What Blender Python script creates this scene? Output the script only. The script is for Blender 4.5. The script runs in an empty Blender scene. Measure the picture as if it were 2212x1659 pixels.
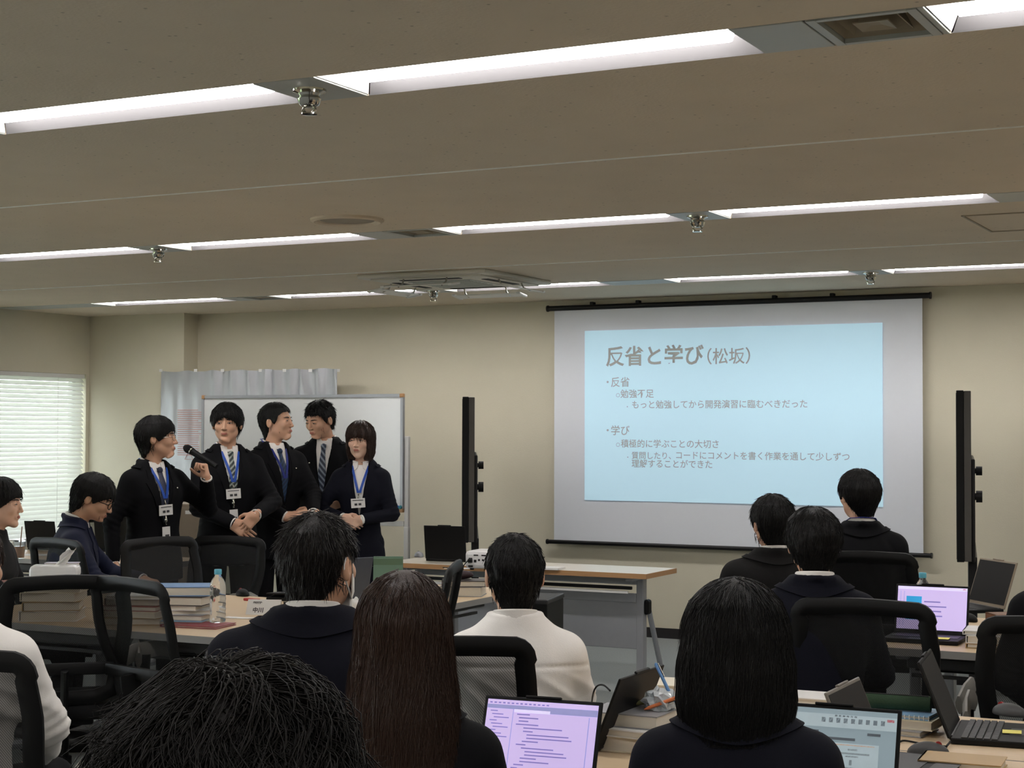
import bpy, bmesh, math, random
import numpy as np
from mathutils import Vector, Matrix
from mathutils.bvhtree import BVHTree
random.seed(7); rng = np.random.default_rng(7)
SC = bpy.context.scene
COL = SC.collection
R_ = math.radians
# ------------------------------------------------------------------ camera
F_PX = 3558.66
CZ = 1.557
_yaw, _pit, _rol = R_(27.2724), R_(1.6055), R_(0.1479)
_f = np.array([-math.sin(_yaw)*math.cos(_pit), math.cos(_yaw)*math.cos(_pit), math.sin(_pit)])
_r0 = np.array([math.cos(_yaw), math.sin(_yaw), 0.0]); _u0 = np.cross(_r0, _f)
_r = _r0*math.cos(_rol)+_u0*math.sin(_rol); _u = -_r0*math.sin(_rol)+_u0*math.cos(_rol)
cam_d = bpy.data.cameras.new('camera'); cam = bpy.data.objects.new('camera', cam_d); COL.objects.link(cam)
cam.matrix_world = Matrix(((_r[0], _u[0], -_f[0], 0), (_r[1], _u[1], -_f[1], 0), (_r[2], _u[2], -_f[2], CZ), (0, 0, 0, 1)))
cam_d.sensor_fit = 'HORIZONTAL'; cam_d.sensor_width = 36; cam_d.lens = 36*F_PX/2212
cam_d.clip_start = 0.05; cam_d.clip_end = 200
SC.camera = cam
def ray(x, y): return _f+_r*(x-1106)/F_PX+_u*(829.5-y)/F_PX
def pd(x, y, D): p = ray(x, y)*D; return Vector((p[0], p[1], p[2]+CZ))         # point at camera depth D
def pz(x, y, z): d = ray(x, y); p = d*((z-CZ)/d[2]); return Vector((p[0], p[1], z))   # point on the level z
def py(x, y, Y): d = ray(x, y); p = d*(Y/d[1]); return Vector((p[0], p[1], p[2]+CZ))  # point on the plane y=Y
def pxx(x, y, X): d = ray(x, y); p = d*(X/d[0]); return Vector((p[0], p[1], p[2]+CZ))
# ------------------------------------------------------------------ light, sky, exposure
SC.view_settings.view_transform = 'Standard'; SC.view_settings.look = 'None'
SC.view_settings.gamma = 1; SC.view_settings.use_curve_mapping = False
SC.view_settings.exposure = EXPO = 0.0
TUBE = 25.5          # strength of the ceiling tubes
SLIDE = 0.40
SKY = 95.0
w = bpy.data.worlds.new('sky'); SC.world = w; w.use_nodes = True
nt = w.node_tree; nt.nodes.clear()
bg = nt.nodes.new('ShaderNodeBackground'); wo = nt.nodes.new('ShaderNodeOutputWorld')
sky = nt.nodes.new('ShaderNodeTexSky'); sky.sky_type = 'HOSEK_WILKIE'; sky.turbidity = 6; sky.sun_direction = (0.5, -0.6, 0.62)
hs = nt.nodes.new('ShaderNodeHueSaturation'); hs.inputs['Saturation'].default_value = 0.25
nt.links.new(sky.outputs[0], hs.inputs['Color']); nt.links.new(hs.outputs[0], bg.inputs[0])
bg.inputs[1].default_value = SKY; nt.links.new(bg.outputs[0], wo.inputs[0])
# ------------------------------------------------------------------ materials
def lin(c):
    return tuple(((v/255)/12.92 if v <= 10 else (((v/255)+.055)/1.055)**2.4) for v in c)
MATS = {}
def mat(name, rgb, rough=.6, metal=0., var=.08, scale=30., bump=0., bscale=200., emit=0., spec=.5, alpha=None, trans=0., ior=1.45, sheen=0., stretch=None, sss=0., coat=0.):
    if name in MATS: return MATS[name]
    m = bpy.data.materials.new(name); m.use_nodes = True; t = m.node_tree
    b = t.nodes['Principled BSDF']; c = lin(rgb)
    tc = t.nodes.new('ShaderNodeTexCoord'); src = tc.outputs['Object']
    if stretch:
        mp = t.nodes.new('ShaderNodeMapping'); mp.inputs['Scale'].default_value = stretch
        t.links.new(src, mp.inputs[0]); src = mp.outputs[0]
    n = t.nodes.new('ShaderNodeTexNoise'); n.inputs['Scale'].default_value = scale; n.inputs['Detail'].default_value = 4
    t.links.new(src, n.inputs['Vector'])
    mx = t.nodes.new('ShaderNodeMix'); mx.data_type = 'RGBA'
    mx.inputs[6].default_value = (*[v*(1-var) for v in c], 1); mx.inputs[7].default_value = (*[min(1, v*(1+var)) for v in c], 1)
    t.links.new(n.outputs[0], mx.inputs[0]); t.links.new(mx.outputs[2], b.inputs['Base Color'])
    b.inputs['Roughness'].default_value = rough; b.inputs['Metallic'].default_value = metal
    b.inputs['Specular IOR Level'].default_value = spec; b.inputs['IOR'].default_value = ior
    b.inputs['Transmission Weight'].default_value = trans
    if sss: b.inputs['Subsurface Weight'].default_value = sss; b.inputs['Subsurface Radius'].default_value = (.012, .005, .003); b.inputs['Subsurface Scale'].default_value = .5
    if sheen: b.inputs['Sheen Weight'].default_value = sheen; b.inputs['Sheen Roughness'].default_value = .5
    if coat: b.inputs['Coat Weight'].default_value = coat
    if emit: t.links.new(mx.outputs[2], b.inputs['Emission Color']); b.inputs['Emission Strength'].default_value = emit
    if alpha is not None: b.inputs['Alpha'].default_value = alpha
    if bump:
        n2 = t.nodes.new('ShaderNodeTexNoise'); n2.inputs['Scale'].default_value = bscale; n2.inputs['Detail'].default_value = 3
        t.links.new(src, n2.inputs['Vector']); bp = t.nodes.new('ShaderNodeBump'); bp.inputs['Strength'].default_value = bump; bp.inputs['Distance'].default_value = .01
        t.links.new(n2.outputs[0], bp.inputs['Height']); t.links.new(bp.outputs[0], b.inputs['Normal'])
    MATS[name] = m; return m
def nodes_of(m): return m.node_tree, m.node_tree.nodes, m.node_tree.nodes['Principled BSDF']
M_wall = mat('wall_paint', (211, 204, 182), .85, var=.03, scale=3, bump=.12, bscale=160)
M_ceil = mat('ceiling_board', (219, 205, 184), .95, var=.05, scale=4, bump=.15, bscale=90, spec=.2)
def speckle(m, dens=17., dark=.62):                                    # pits of the mineral board
    t, n, b = nodes_of(m); tc = n.new('ShaderNodeTexCoord'); v = n.new('ShaderNodeTexVoronoi'); v.inputs['Scale'].default_value = dens
    v.inputs['Randomness'].default_value = 1
    t.links.new(tc.outputs['Object'], v.inputs['Vector'])
    r = n.new('ShaderNodeValToRGB'); r.color_ramp.elements[0].position = .05; r.color_ramp.elements[0].color = (dark, dark, dark, 1)
    r.color_ramp.elements[1].position = .11; r.color_ramp.elements[1].color = (1, 1, 1, 1)
    t.links.new(v.outputs['Distance'], r.inputs[0])
    old = b.inputs['Base Color'].links[0].from_socket
    mm = n.new('ShaderNodeMix'); mm.data_type = 'RGBA'; mm.blend_type = 'MULTIPLY'; mm.inputs[0].default_value = 1
    t.links.new(old, mm.inputs[6]); t.links.new(r.outputs[0], mm.inputs[7]); t.links.new(mm.outputs[2], b.inputs['Base Color'])
speckle(M_ceil)
M_carpet = mat('grey_carpet', (150, 154, 152), 1., var=.25, scale=120, bump=.6, bscale=300, spec=.1)
M_base = mat('dark_skirting', (38, 36, 36), .5)
M_trimw = mat('glint_white_metal_trim', (246, 246, 240), .5, .0)  # bright reflection on the ceiling strips, put into their white colour
M_white = mat('white_enamel', (226, 224, 220), .35, var=.02)
M_pad = mat('light_grey_arm_pad', (138, 135, 128), .55)
M_refl = mat('shade_grey_reflector', (104, 102, 102), .6, var=.02)  # white reflectors toned down to grey, their dimmer light put into the colour
M_plate = mat('grey_white_plate', (178, 180, 174), .4, var=.03)
M_vent = mat('taupe_vent', (150, 138, 116), .5, var=.05)
M_dark = mat('vent_shadow_black', (22, 20, 18), .7)
M_tube = mat('lit_tube', (252, 249, 249), .5, var=.0, emit=TUBE)
M_chrome = mat('chrome', (190, 188, 180), .12, 1., var=.03)
M_blackm = mat('black_metal', (20, 19, 20), .4, .2)
M_blackp = mat('black_plastic', (8, 8, 8), .55, var=.15, spec=.3)
M_graym = mat('grey_steel', (158, 160, 164), .4, .3, var=.04)
M_greyp = mat('grey_plastic', (66, 66, 66), .5)
M_fabricS = mat('matte_screen_fabric', (226, 229, 234), .95, var=.01, spec=.1)
M_slide = mat('projected_slide', (184, 216, 231), 1., var=.012, scale=2.5, emit=SLIDE, spec=0)
M_slidetext = mat('slide_text_grey', (182, 187, 184), 1., var=.0, spec=0)
M_wood = mat('pale_wood_laminate', (208, 184, 150), .42, var=.07, scale=6, stretch=(1, 12, 1))
M_woodedge = mat('tan_wood_edge', (176, 134, 92), .45, var=.06, scale=8)
M_greyedge = mat('grey_edge_band', (150, 148, 144), .5, var=.03)
M_wtop = mat('cream_laminate_top', (222, 214, 198), .3, var=.03, scale=5, stretch=(1, 10, 1))
M_paper = mat('white_paper', (228, 226, 222), .8, var=.02)
M_pages = mat('page_edges', (214, 206, 190), .9, var=.12, scale=60, stretch=(1, 1, 30))
M_skin = mat('skin', (205, 160, 132), .5, var=.06, scale=14, sss=.12)
M_skinp = mat('pale_skin', (216, 176, 152), .5, var=.05, scale=14, sss=.12)
M_lip = mat('lip', (176, 112, 98), .45)
M_eyew = mat('eye_white', (205, 198, 192), .25, var=.0)
M_iris = mat('dark_iris', (22, 14, 11), .2)
M_hair = mat('black_hair', (11, 9, 8), .5, var=.35, scale=60, stretch=(6, 6, .6), bump=.5, bscale=90, spec=.4)
M_hairb = mat('dark_brown_hair', (52, 34, 25), .38, var=.4, scale=60, stretch=(6, 6, .5), bump=.5, bscale=90, spec=.45)
M_hairg = mat('ashy_black_hair', (21, 18, 16), .58, var=.4, scale=60, bump=.4, bscale=90, spec=.3)
M_suit = mat('black_suit_wool', (12, 12, 15), .85, var=.15, scale=80, sheen=.0, bump=.12, bscale=500, spec=.2)
M_suitn = mat('navy_suit_wool', (17, 18, 28), .85, var=.15, scale=80, sheen=.0, bump=.12, bscale=500, spec=.2)
M_suitg = mat('charcoal_suit_wool', (27, 26, 26), .85, var=.12, scale=80, sheen=.0, bump=.12, bscale=500, spec=.2)
M_suitb = mat('blue_suit_wool', (20, 25, 48), .8, var=.12, scale=80, sheen=.05, bump=.12, bscale=500, spec=.25)
M_shirt = mat('white_shirt_cotton', (238, 234, 228), .8, var=.02, bump=.08, bscale=300)
M_tshirt = mat('black_knit', (9, 9, 10), .9, var=.2)
M_lany = mat('blue_lanyard', (24, 74, 168), .5, var=.08)
M_navyl = mat('deep_blue_lanyard', (20, 36, 120), .5, var=.08)
M_clear = mat('clear_badge_holder', (222, 226, 230), .15, trans=.5, alpha=.55)
M_shoe = mat('black_shoe_leather', (14, 13, 13), .35)
M_glassw = mat('window_glass', (245, 250, 250), .02, trans=1., var=0)
M_pet = mat('clear_bottle_plastic', (242, 246, 248), .08, trans=.95, ior=1.25, var=0)
M_cyan = mat('cyan_cap', (92, 176, 200), .4)
M_screen = mat('lilac_lit_screen', (196, 178, 226), .4, var=.02, scale=5, emit=.75)
M_screen2 = mat('grey_blue_lit_screen', (140, 158, 166), .4, var=.03, scale=5, emit=.5)
M_ink = mat('screen_ink', (138, 124, 186), .6, emit=.5)
M_ink2 = mat('grey_ink', (96, 104, 112), .6, emit=.25)
def tie_mat(name, a, b2, scale, rot):
    if name in MATS: return MATS[name]
    m = mat(name, a, .5); t, n, b = nodes_of(m)
    tc = n.new('ShaderNodeTexCoord'); mp = n.new('ShaderNodeMapping'); mp.inputs['Rotation'].default_value = (0, rot, 0)
    wv = n.new('ShaderNodeTexWave'); wv.inputs['Scale'].default_value = scale; wv.bands_direction = 'X'
    t.links.new(tc.outputs['Object'], mp.inputs[0]); t.links.new(mp.outputs[0], wv.inputs[0])
    r = n.new('ShaderNodeValToRGB'); r.color_ramp.interpolation = 'CONSTANT'
    r.color_ramp.elements[0].color = (*lin(a), 1); r.color_ramp.elements[1].color = (*lin(b2), 1); r.color_ramp.elements[1].position = .6
    t.links.new(wv.outputs[1], r.inputs[0]); t.links.new(r.outputs[0], b.inputs['Base Color']); return m
def mesh_mat(name, rgb, opacity, scale):                               # see-through net of a chair back
    m = mat(name, rgb, .6); t, n, b = nodes_of(m)
    tc = n.new('ShaderNodeTexCoord'); ck = n.new('ShaderNodeTexWave'); ck.inputs['Scale'].default_value = scale; ck.bands_direction = 'DIAGONAL'
    t.links.new(tc.outputs['Object'], ck.inputs[0])
    mr = n.new('ShaderNodeMapRange'); mr.inputs['To Min'].default_value = opacity-.12; mr.inputs['To Max'].default_value = opacity+.12
    t.links.new(ck.outputs[1], mr.inputs[0]); t.links.new(mr.outputs[0], b.inputs['Alpha']); return m
M_net = mesh_mat('black_chair_net', (10, 10, 10), .72, 90)
# ------------------------------------------------------------------ objects
def put(o, parent=None):
    COL.objects.link(o)
    if parent is not None: o.parent = parent
    return o
def mesh_obj(name, verts, faces, m, parent=None, smooth=False):
    me = bpy.data.meshes.new(name); me.from_pydata([tuple(v) for v in verts], [], [tuple(f) for f in faces])
    if m is not None: me.materials.append(m)
    if smooth:
        me.polygons.foreach_set('use_smooth', [True]*len(me.polygons))
    me.update(); o = bpy.data.objects.new(name, me); return put(o, parent)
def bm_obj(name, bm, m, parent=None, smooth=False, angle=None):
    bmesh.ops.recalc_face_normals(bm, faces=bm.faces)
    me = bpy.data.meshes.new(name); bm.to_mesh(me); bm.free(); me.materials.append(m)
    if smooth: me.polygons.foreach_set('use_smooth', [True]*len(me.polygons))
    if angle: me.set_sharp_from_angle(angle=R_(angle))
    o = bpy.data.objects.new(name, me); return put(o, parent)
def tag(o, label, cat, group=None, kind=None):
    o['label'] = label; o['category'] = cat
    if group: o['group'] = group
    if kind: o['kind'] = kind
    return o
def thing(name, label, cat, loc=(0, 0, 0), rz=0., group=None):
    o = bpy.data.objects.new(name, None); put(o); o.location = loc; o.rotation_euler = (0, 0, R_(rz)); o.empty_display_size = .1
    return tag(o, label, cat, group)
def struct(o): o['kind'] = 'structure'; return o
def tree_copy(o, parent=None):
    c = o.copy(); COL.objects.link(c); c.parent = parent
    for ch in list(o.children): tree_copy(ch, c)
    return c
def box(bm, c, s, rot=None, bev=0.):
    M = Matrix.Translation(Vector(c))
    if rot is not None: M = M @ (rot.to_4x4() if hasattr(rot, 'to_4x4') else rot)
    g = bmesh.ops.create_cube(bm, size=1., matrix=M @ Matrix.Diagonal((s[0], s[1], s[2], 1)))
    if bev:
        es = list({e for v in g['verts'] for e in v.link_edges}); bmesh.ops.bevel(bm, geom=es, offset=bev, segments=2, affect='EDGES', profile=.5)
def cyl(bm, a, b, r1, r2=None, n=16, cap=True):
    a, b = Vector(a), Vector(b); d = b-a; q = d.to_track_quat('Z', 'Y').to_matrix().to_4x4()
    bmesh.ops.create_cone(bm, cap_ends=cap, segments=n, radius1=r1, radius2=r1 if r2 is None else r2, depth=d.length, matrix=Matrix.Translation((a+b)/2) @ q)
def ball(bm, c, s, n=16, rot=None):
    M = Matrix.Translation(Vector(c))
    if rot is not None: M = M @ rot.to_4x4()
    bmesh.ops.create_uvsphere(bm, u_segments=n, v_segments=max(6, n*2//3), radius=1., matrix=M @ Matrix.Diagonal((s[0], s[1], s[2], 1)))
def lathe(bm, prof, n=20, c=(0, 0, 0)):
    rings = []
    for r, z in prof: rings.append([bm.verts.new((c[0]+r*math.cos(2*math.pi*i/n), c[1]+r*math.sin(2*math.pi*i/n), c[2]+z)) for i in range(n)])
    for a, b in zip(rings, rings[1:]):
        for i in range(n): bm.faces.new((a[i], a[(i+1) % n], b[(i+1) % n], b[i]))
    bm.faces.new(rings[0][::-1]); bm.faces.new(rings[-1])
def tube(bm, pts, r, n=8, closed=False, sec=None):
    """sweep a round (or sec=(w,h) rectangular) section along points"""
    pts = [Vector(p) for p in pts]; N = len(pts); rings = []; up = None
    for i, p in enumerate(pts):
        t = (pts[(i+1) % N]-pts[i-1]) if closed else (pts[min(i+1, N-1)]-pts[max(i-1, 0)])
        t.normalize()
        if up is None:
            up = Vector((0, 1, 0)) if abs(t.y) < .9 else Vector((1, 0, 0))
        s = t.cross(up).normalized(); up = s.cross(t).normalized()
        rr = r[i] if isinstance(r, (list, tuple)) else r
        if sec:
            k = [(1, 1), (-1, 1), (-1, -1), (1, -1)]
            b_ = .3
            ring = []
            for (a, b) in [(1, b_), (b_, 1), (-b_, 1), (-1, b_), (-1, -b_), (-b_, -1), (b_, -1), (1, -b_)]:
                ring.append(bm.verts.new(p+s*(a*sec[0]/2)+up*(b*sec[1]/2)))
        else:
            ring = [bm.verts.new(p+s*(rr*math.cos(2*math.pi*j/n))+up*(rr*math.sin(2*math.pi*j/n))) for j in range(n)]
        rings.append(ring)
    m = len(rings[0])
    for i in range(N if closed else N-1):
        a, b = rings[i], rings[(i+1) % N]
        for j in range(m): bm.faces.new((a[j], a[(j+1) % m], b[(j+1) % m], b[j]))
    if not closed: bm.faces.new(rings[0][::-1]); bm.faces.new(rings[-1])
def simple(name, m, fn, parent=None, smooth=False, angle=None):
    bm = bmesh.new(); fn(bm); return bm_obj(name, bm, m, parent, smooth, angle)
def bx(name, m, c, s, parent=None, bev=0., rot=None):
    return simple(name, m, lambda bm: box(bm, c, s, rot, bev), parent)
def sheet(name, G, thick, m, parent=None, smooth=True, nrm=None):
    """closed thin sheet from a grid of points G[i][j]"""
    G = np.asarray(G, float); I, J = G.shape[:2]
    du = np.gradient(G, axis=0); dv = np.gradient(G, axis=1); N = np.cross(du, dv); N /= (np.linalg.norm(N, axis=2, keepdims=True)+1e-9)
    if nrm is not None and (N.reshape(-1, 3) @ np.array(nrm)).sum() < 0: N = -N
    V = np.concatenate([G.reshape(-1, 3), (G-N*thick).reshape(-1, 3)]); n = I*J; Fs = []
    for i in range(I-1):
        for j in range(J-1):
            a = i*J+j; Fs.append((a, a+1, a+J+1, a+J)); Fs.append((n+a, n+a+J, n+a+J+1, n+a+1))
    bd = [i*J for i in range(I)]+[(I-1)*J+j for j in range(1, J)]+[i*J+J-1 for i in range(I-2, -1, -1)]+[j for j in range(J-2, 0, -1)]
    for a, b in zip(bd, bd[1:]+bd[:1]): Fs.append((a, b, n+b, n+a))
    bm = bmesh.new(); vs = [bm.verts.new(v) for v in V]
    for f in Fs:
        try: bm.faces.new([vs[k] for k in f])
        except ValueError: pass
    return bm_obj(name, bm, m, parent, smooth, 50 if smooth else None)
TXT = {}
def text(name, s, size, m, parent=None, bold=0., ax='LEFT'):
    """flat lettering as a mesh, lying in its own xy plane"""
    c = bpy.data.curves.new(name, 'FONT'); c.body = s; c.size = size; c.align_x = ax; c.offset = bold; c.resolution_u = 3
    o = bpy.data.objects.new(name+'_curve', c); COL.objects.link(o)
    dg = bpy.context.evaluated_depsgraph_get(); me = bpy.data.meshes.new_from_object(o.evaluated_get(dg)); COL.objects.unlink(o)
    bpy.data.objects.remove(o); bpy.data.curves.remove(c)
    me.materials.clear(); me.materials.append(m); me.name = name
    return put(bpy.data.objects.new(name, me), parent)
UPR = Matrix(((1, 0, 0), (0, 0, -1), (0, 1, 0)))                       # text plane (x, y) -> (x, z), facing -y
# ------------------------------------------------------------------ smooth implicit surfaces
def smin(a, b, k):
    if k <= 0: return np.minimum(a, b)
    h = np.maximum(k-np.abs(a-b), 0)/k; return np.minimum(a, b)-h*h*k*.25
def s_ell(P, c, r):
    q = P-np.array(c); r = np.array(r); k0 = np.sqrt(((q/r)**2).sum(-1)); k1 = np.sqrt(((q/(r*r))**2).sum(-1))+1e-9
    return k0*(k0-1)/k1
def s_cone(P, a, b, r1, r2):
    a = np.array(a, float); b = np.array(b, float); ab = b-a
    t = np.clip(((P-a)@ab)/(ab@ab+1e-12), 0, 1); q = P-a-t[..., None]*ab
    return np.sqrt((q**2).sum(-1))-(r1+(r2-r1)*t)
def s_poly(P, pts, r):
    d = None
    for a, b in zip(pts, pts[1:]):
        e = s_cone(P, a, b, r, r); d = e if d is None else np.minimum(d, e)
    return d
def s_rbox(P, c, h, r):
    q = np.abs(P-np.array(c))-np.array(h)+r
    return np.sqrt((np.maximum(q, 0)**2).sum(-1))+np.minimum(q.max(-1), 0)-r
class Loft:
    def __init__(s, z, a, b, cy, pw=2.2, cx=0.):
        zz = np.linspace(z[0], z[-1], 120); s.z = zz; s.pw = pw; s.cx = cx
        ker = np.hanning(13); ker /= ker.sum()
        def sm(v):
            y = np.interp(zz, z, v); y2 = np.concatenate([2*y[0]-y[6:0:-1], y, 2*y[-1]-y[-2:-8:-1]]); return np.convolve(y2, ker, 'valid')
        s.a, s.b, s.c = sm(a), sm(b), sm(cy)
    def __call__(s, P, grow=0.):
        z = P[..., 2]; a = np.interp(z, s.z, s.a)+grow; b = np.interp(z, s.z, s.b)+grow; c = np.interp(z, s.z, s.c)
        k = (np.abs((P[..., 0]-s.cx)/a)**s.pw+np.abs((P[..., 1]-c)/b)**s.pw)**(1/s.pw)
        d = (k-1)*np.minimum(a, b)
        return np.maximum(d, np.maximum(s.z[0]-z, z-s.z[-1]))
_wd = rng.normal(size=(14, 3)); _wp = rng.uniform(0, 6.28, 14)
def wob(P, f, seed=0, n=6):
    o = 0
    for i in range(n):
        d = _wd[(i+seed) % 14]; o = o+np.sin(P@(d*f*(1+.35*i))+_wp[(i*3+seed) % 14])/(1+.4*i)
    return o/n
def snets(f, lo, hi, h):
    ax = [np.arange(l, u+h, h) for l, u in zip(lo, hi)]
    X = np.stack(np.meshgrid(*ax, indexing='ij'), -1); sh = X.shape[:3]
    V = f(X.reshape(-1, 3)).reshape(sh)
    V[0] = V[-1] = 1; V[:, 0] = V[:, -1] = 1; V[:, :, 0] = V[:, :, -1] = 1
    nx, ny, nz = sh; S = np.zeros((nx-1, ny-1, nz-1, 3)); C = np.zeros((nx-1, ny-1, nz-1)); ed = []
    for A in range(3):
        sl0 = [slice(None)]*3; sl1 = [slice(None)]*3; sl0[A] = slice(0, -1); sl1[A] = slice(1, None)
        a, b = V[tuple(sl0)], V[tuple(sl1)]; cr = (a < 0) != (b < 0)
        t = np.where(cr, a/np.where(a == b, 1, a-b), 0)
        pos = X[tuple(sl0)].copy(); pos[..., A] += t*h
        o1, o2 = [i for i in range(3) if i != A]
        for d1 in (0, 1):
            for d2 in (0, 1):
                q = [slice(None)]*3; q[o1] = slice(d1, sh[o1]-1+d1); q[o2] = slice(d2, sh[o2]-1+d2)
                S += pos[tuple(q)]*cr[tuple(q)][..., None]; C += cr[tuple(q)]
        ed.append((cr, a < 0))
    m = C > 0; idx = -np.ones(C.shape, int); idx[m] = np.arange(m.sum()); verts = S[m]/C[m][:, None]
    F = []
    for A, (cr, neg) in enumerate(ed):
        o1, o2 = [(1, 2), (2, 0), (0, 1)][A]
        e = np.argwhere(cr); e = e[(e[:, o1] > 0) & (e[:, o1] < sh[o1]-1) & (e[:, o2] > 0) & (e[:, o2] < sh[o2]-1)]
        def cell(d1, d2):
            g = e.copy(); g[:, o1] += d1; g[:, o2] += d2; return idx[g[:, 0], g[:, 1], g[:, 2]]
        q = np.stack([cell(-1, -1), cell(0, -1), cell(0, 0), cell(-1, 0)], 1)
        ng = neg[e[:, 0], e[:, 1], e[:, 2]]; q[~ng] = q[~ng][:, ::-1]; F.append(q)
    return verts, np.concatenate(F)
def np_mesh(name, V, F, m, parent=None, smooth=True):
    me = bpy.data.meshes.new(name); V = np.asarray(V, np.float32); n = len(F)
    if isinstance(F, np.ndarray) and F.ndim == 2:
        k = F.shape[1]; me.vertices.add(len(V)); me.vertices.foreach_set('co', V.ravel())
        me.loops.add(n*k); me.loops.foreach_set('vertex_index', F.astype(np.int32).ravel())
        me.polygons.add(n); me.polygons.foreach_set('loop_start', np.arange(0, n*k, k, dtype=np.int32)); me.polygons.foreach_set('loop_total', np.full(n, k, np.int32))
    else: me.from_pydata([tuple(v) for v in V], [], [tuple(f) for f in F])
    if smooth: me.polygons.foreach_set('use_smooth', np.ones(n, bool))
    me.materials.append(m); me.update(calc_edges=True); me.validate()
    return put(bpy.data.objects.new(name, me), parent)
def apply(M, V): A = np.array(M); return V@A[:3, :3].T+A[:3, 3]
def cat_mesh(parts):
    V = []; F = []; o = 0
    for v, f in parts: V.append(v); F.append(f+o); o += len(v)
    return np.concatenate(V), np.concatenate(F)
# ------------------------------------------------------------------ head, hand, hair
def head_sdf(P):
    Q = P.copy(); Q[..., 0] = np.abs(Q[..., 0])
    d = s_ell(Q, (0, -.013, .03), (.0745, .096, .086))
    d = smin(d, s_ell(Q, (0, .028, -.03), (.060, .064, .082)), .03)
    d = smin(d, s_cone(Q, (.046, .004, -.056), (.0, .072, -.098), .022, .018), .025)
    d = smin(d, s_ell(Q, (0, .078, -.100), (.018, .014, .014)), .02)
    d = smin(d, s_ell(Q, (.040, .062, -.022), (.022, .022, .022)), .02)
    d = smin(d, s_cone(Q, (0, .083, .027), (.040, .070, .024), .010, .009), .012)
    d = smin(d, s_cone(Q, (0, .092, .008), (0, .108, -.030), .0065, .0095), .012)
    d = smin(d, s_ell(Q, (.010, .099, -.034), (.0085, .009, .0065)), .006)
    k = s_ell(Q, (.032, .100, .004), (.017, .016, .010)); h = np.maximum(.012-np.abs(d+k), 0)/.012; d = np.maximum(d, -k)+h*h*.003
    d = smin(d, s_ell(Q, (.032, .078, .003), (.0155, .0125, .0115)), .004)
    d = smin(d, s_ell(Q, (0, .088, -.062), (.022, .010, .014)), .012)
    ear = s_ell(Q, (.084, -.015, -.006), (.0095, .019, .031))
    ear = np.maximum(ear, -s_ell(Q, (.0935, -.009, -.004), (.006, .010, .018))); d = smin(d, ear, .008)
    n = s_cone(P, (0, -.022, -.05), (0, -.036, -.19), .051, .056); return smin(d, n, .03)
HEADS = {}
def head_mesh(h=.0036):
    if h not in HEADS: HEADS[h] = snets(head_sdf, (-.10, -.125, -.20), (.10, .13, .13), h)
    return HEADS[h]
HAND = {}
def hand_mesh(curl=(.25, .35, .3), thumb=.3, spread=.06, side=1, h=.0036):
    key = (curl, thumb, spread, side, h)
    if key in HAND: return HAND[key]
    def f(P):
        palm = s_rbox(P, (0, .046, 0), (.038, .046, .0135), .013); palm = smin(palm, s_ell(P, (-.02, .03, -.010), (.020, .032, .014)), .012)
        palm = smin(palm, s_cone(P, (0, .01, 0), (0, -.016, 0), .027, .026), .02); D = palm
        for i, (x, y, L, r) in enumerate(((-.028, .086, .95, .0088), (-.0095, .091, 1.06, .0092), (.0095, .087, 1.0, .0088), (.0275, .078, .8, .0078))):
            p = np.array((x, y, 0.)); a = 0; df = None; sp = (i-1.3)*spread
            for j, l in enumerate((.041, .025, .019)):
                a += curl[j]*(1+.08*i); q = p+np.array((math.sin(sp)*math.cos(a), math.cos(a)*math.cos(sp), -math.sin(a)))*l*L
                e = s_cone(P, p, q, r*(1-.08*j), r*(1-.08*(j+1))); df = e if df is None else np.minimum(df, e); p = q
            D = np.minimum(D, smin(palm, df, .007))
        p = np.array((-.026, .022, -.006)); dirs = (np.array((-.72, .62, -.25-thumb*.3)), np.array((-.45+thumb*.4, .85, -.3-thumb*.7)), np.array((-.1+thumb*.7, .9, -.3-thumb*.8)))
        df = None
        for j, (dv, l) in enumerate(zip(dirs, (.042, .032, .026))):
            q = p+dv/np.linalg.norm(dv)*l; e = s_cone(P, p, q, .0125-.0015*j, .011-.0013*j); df = e if df is None else np.minimum(df, e); p = q
        return np.minimum(D, smin(palm, df, .012))
    V, F = snets(f, (-.11, -.08, -.12), (.07, .21, .05), h)
    if side < 0: V = V*np.array((-1, 1, 1)); F = F[:, ::-1]
    HAND[key] = (V, F); return V, F
def ribbons(S, r, taper=True, sides=3):
    """S: (N, M, 3) polylines -> three-sided tapering hairs"""
    N, M = S.shape[:2]; T = np.gradient(S, axis=1); T /= np.linalg.norm(T, axis=2, keepdims=True)+1e-9
    ref = np.array((.31, .47, .83)); A = np.cross(T, ref); A /= np.linalg.norm(A, axis=2, keepdims=True)+1e-9; B = np.cross(T, A)
    rr = r*(1-np.linspace(0, 1, M)**2*.85 if taper else np.ones(M)); rr = np.broadcast_to(rr, (N, M))[..., None]
    V = np.stack([S+A*rr*math.cos(2*math.pi*j/sides)+B*rr*math.sin(2*math.pi*j/sides) for j in range(sides)], 2)
    ix = np.arange(N*M*sides).reshape(N, M, sides); Fs = []
    for j in range(sides):
        k = (j+1) % sides; Fs.append(np.stack([ix[:, :-1, j], ix[:, :-1, k], ix[:, 1:, k], ix[:, 1:, j]], -1).reshape(-1, 4))
    return V.reshape(-1, 3), np.concatenate(Fs)
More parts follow.
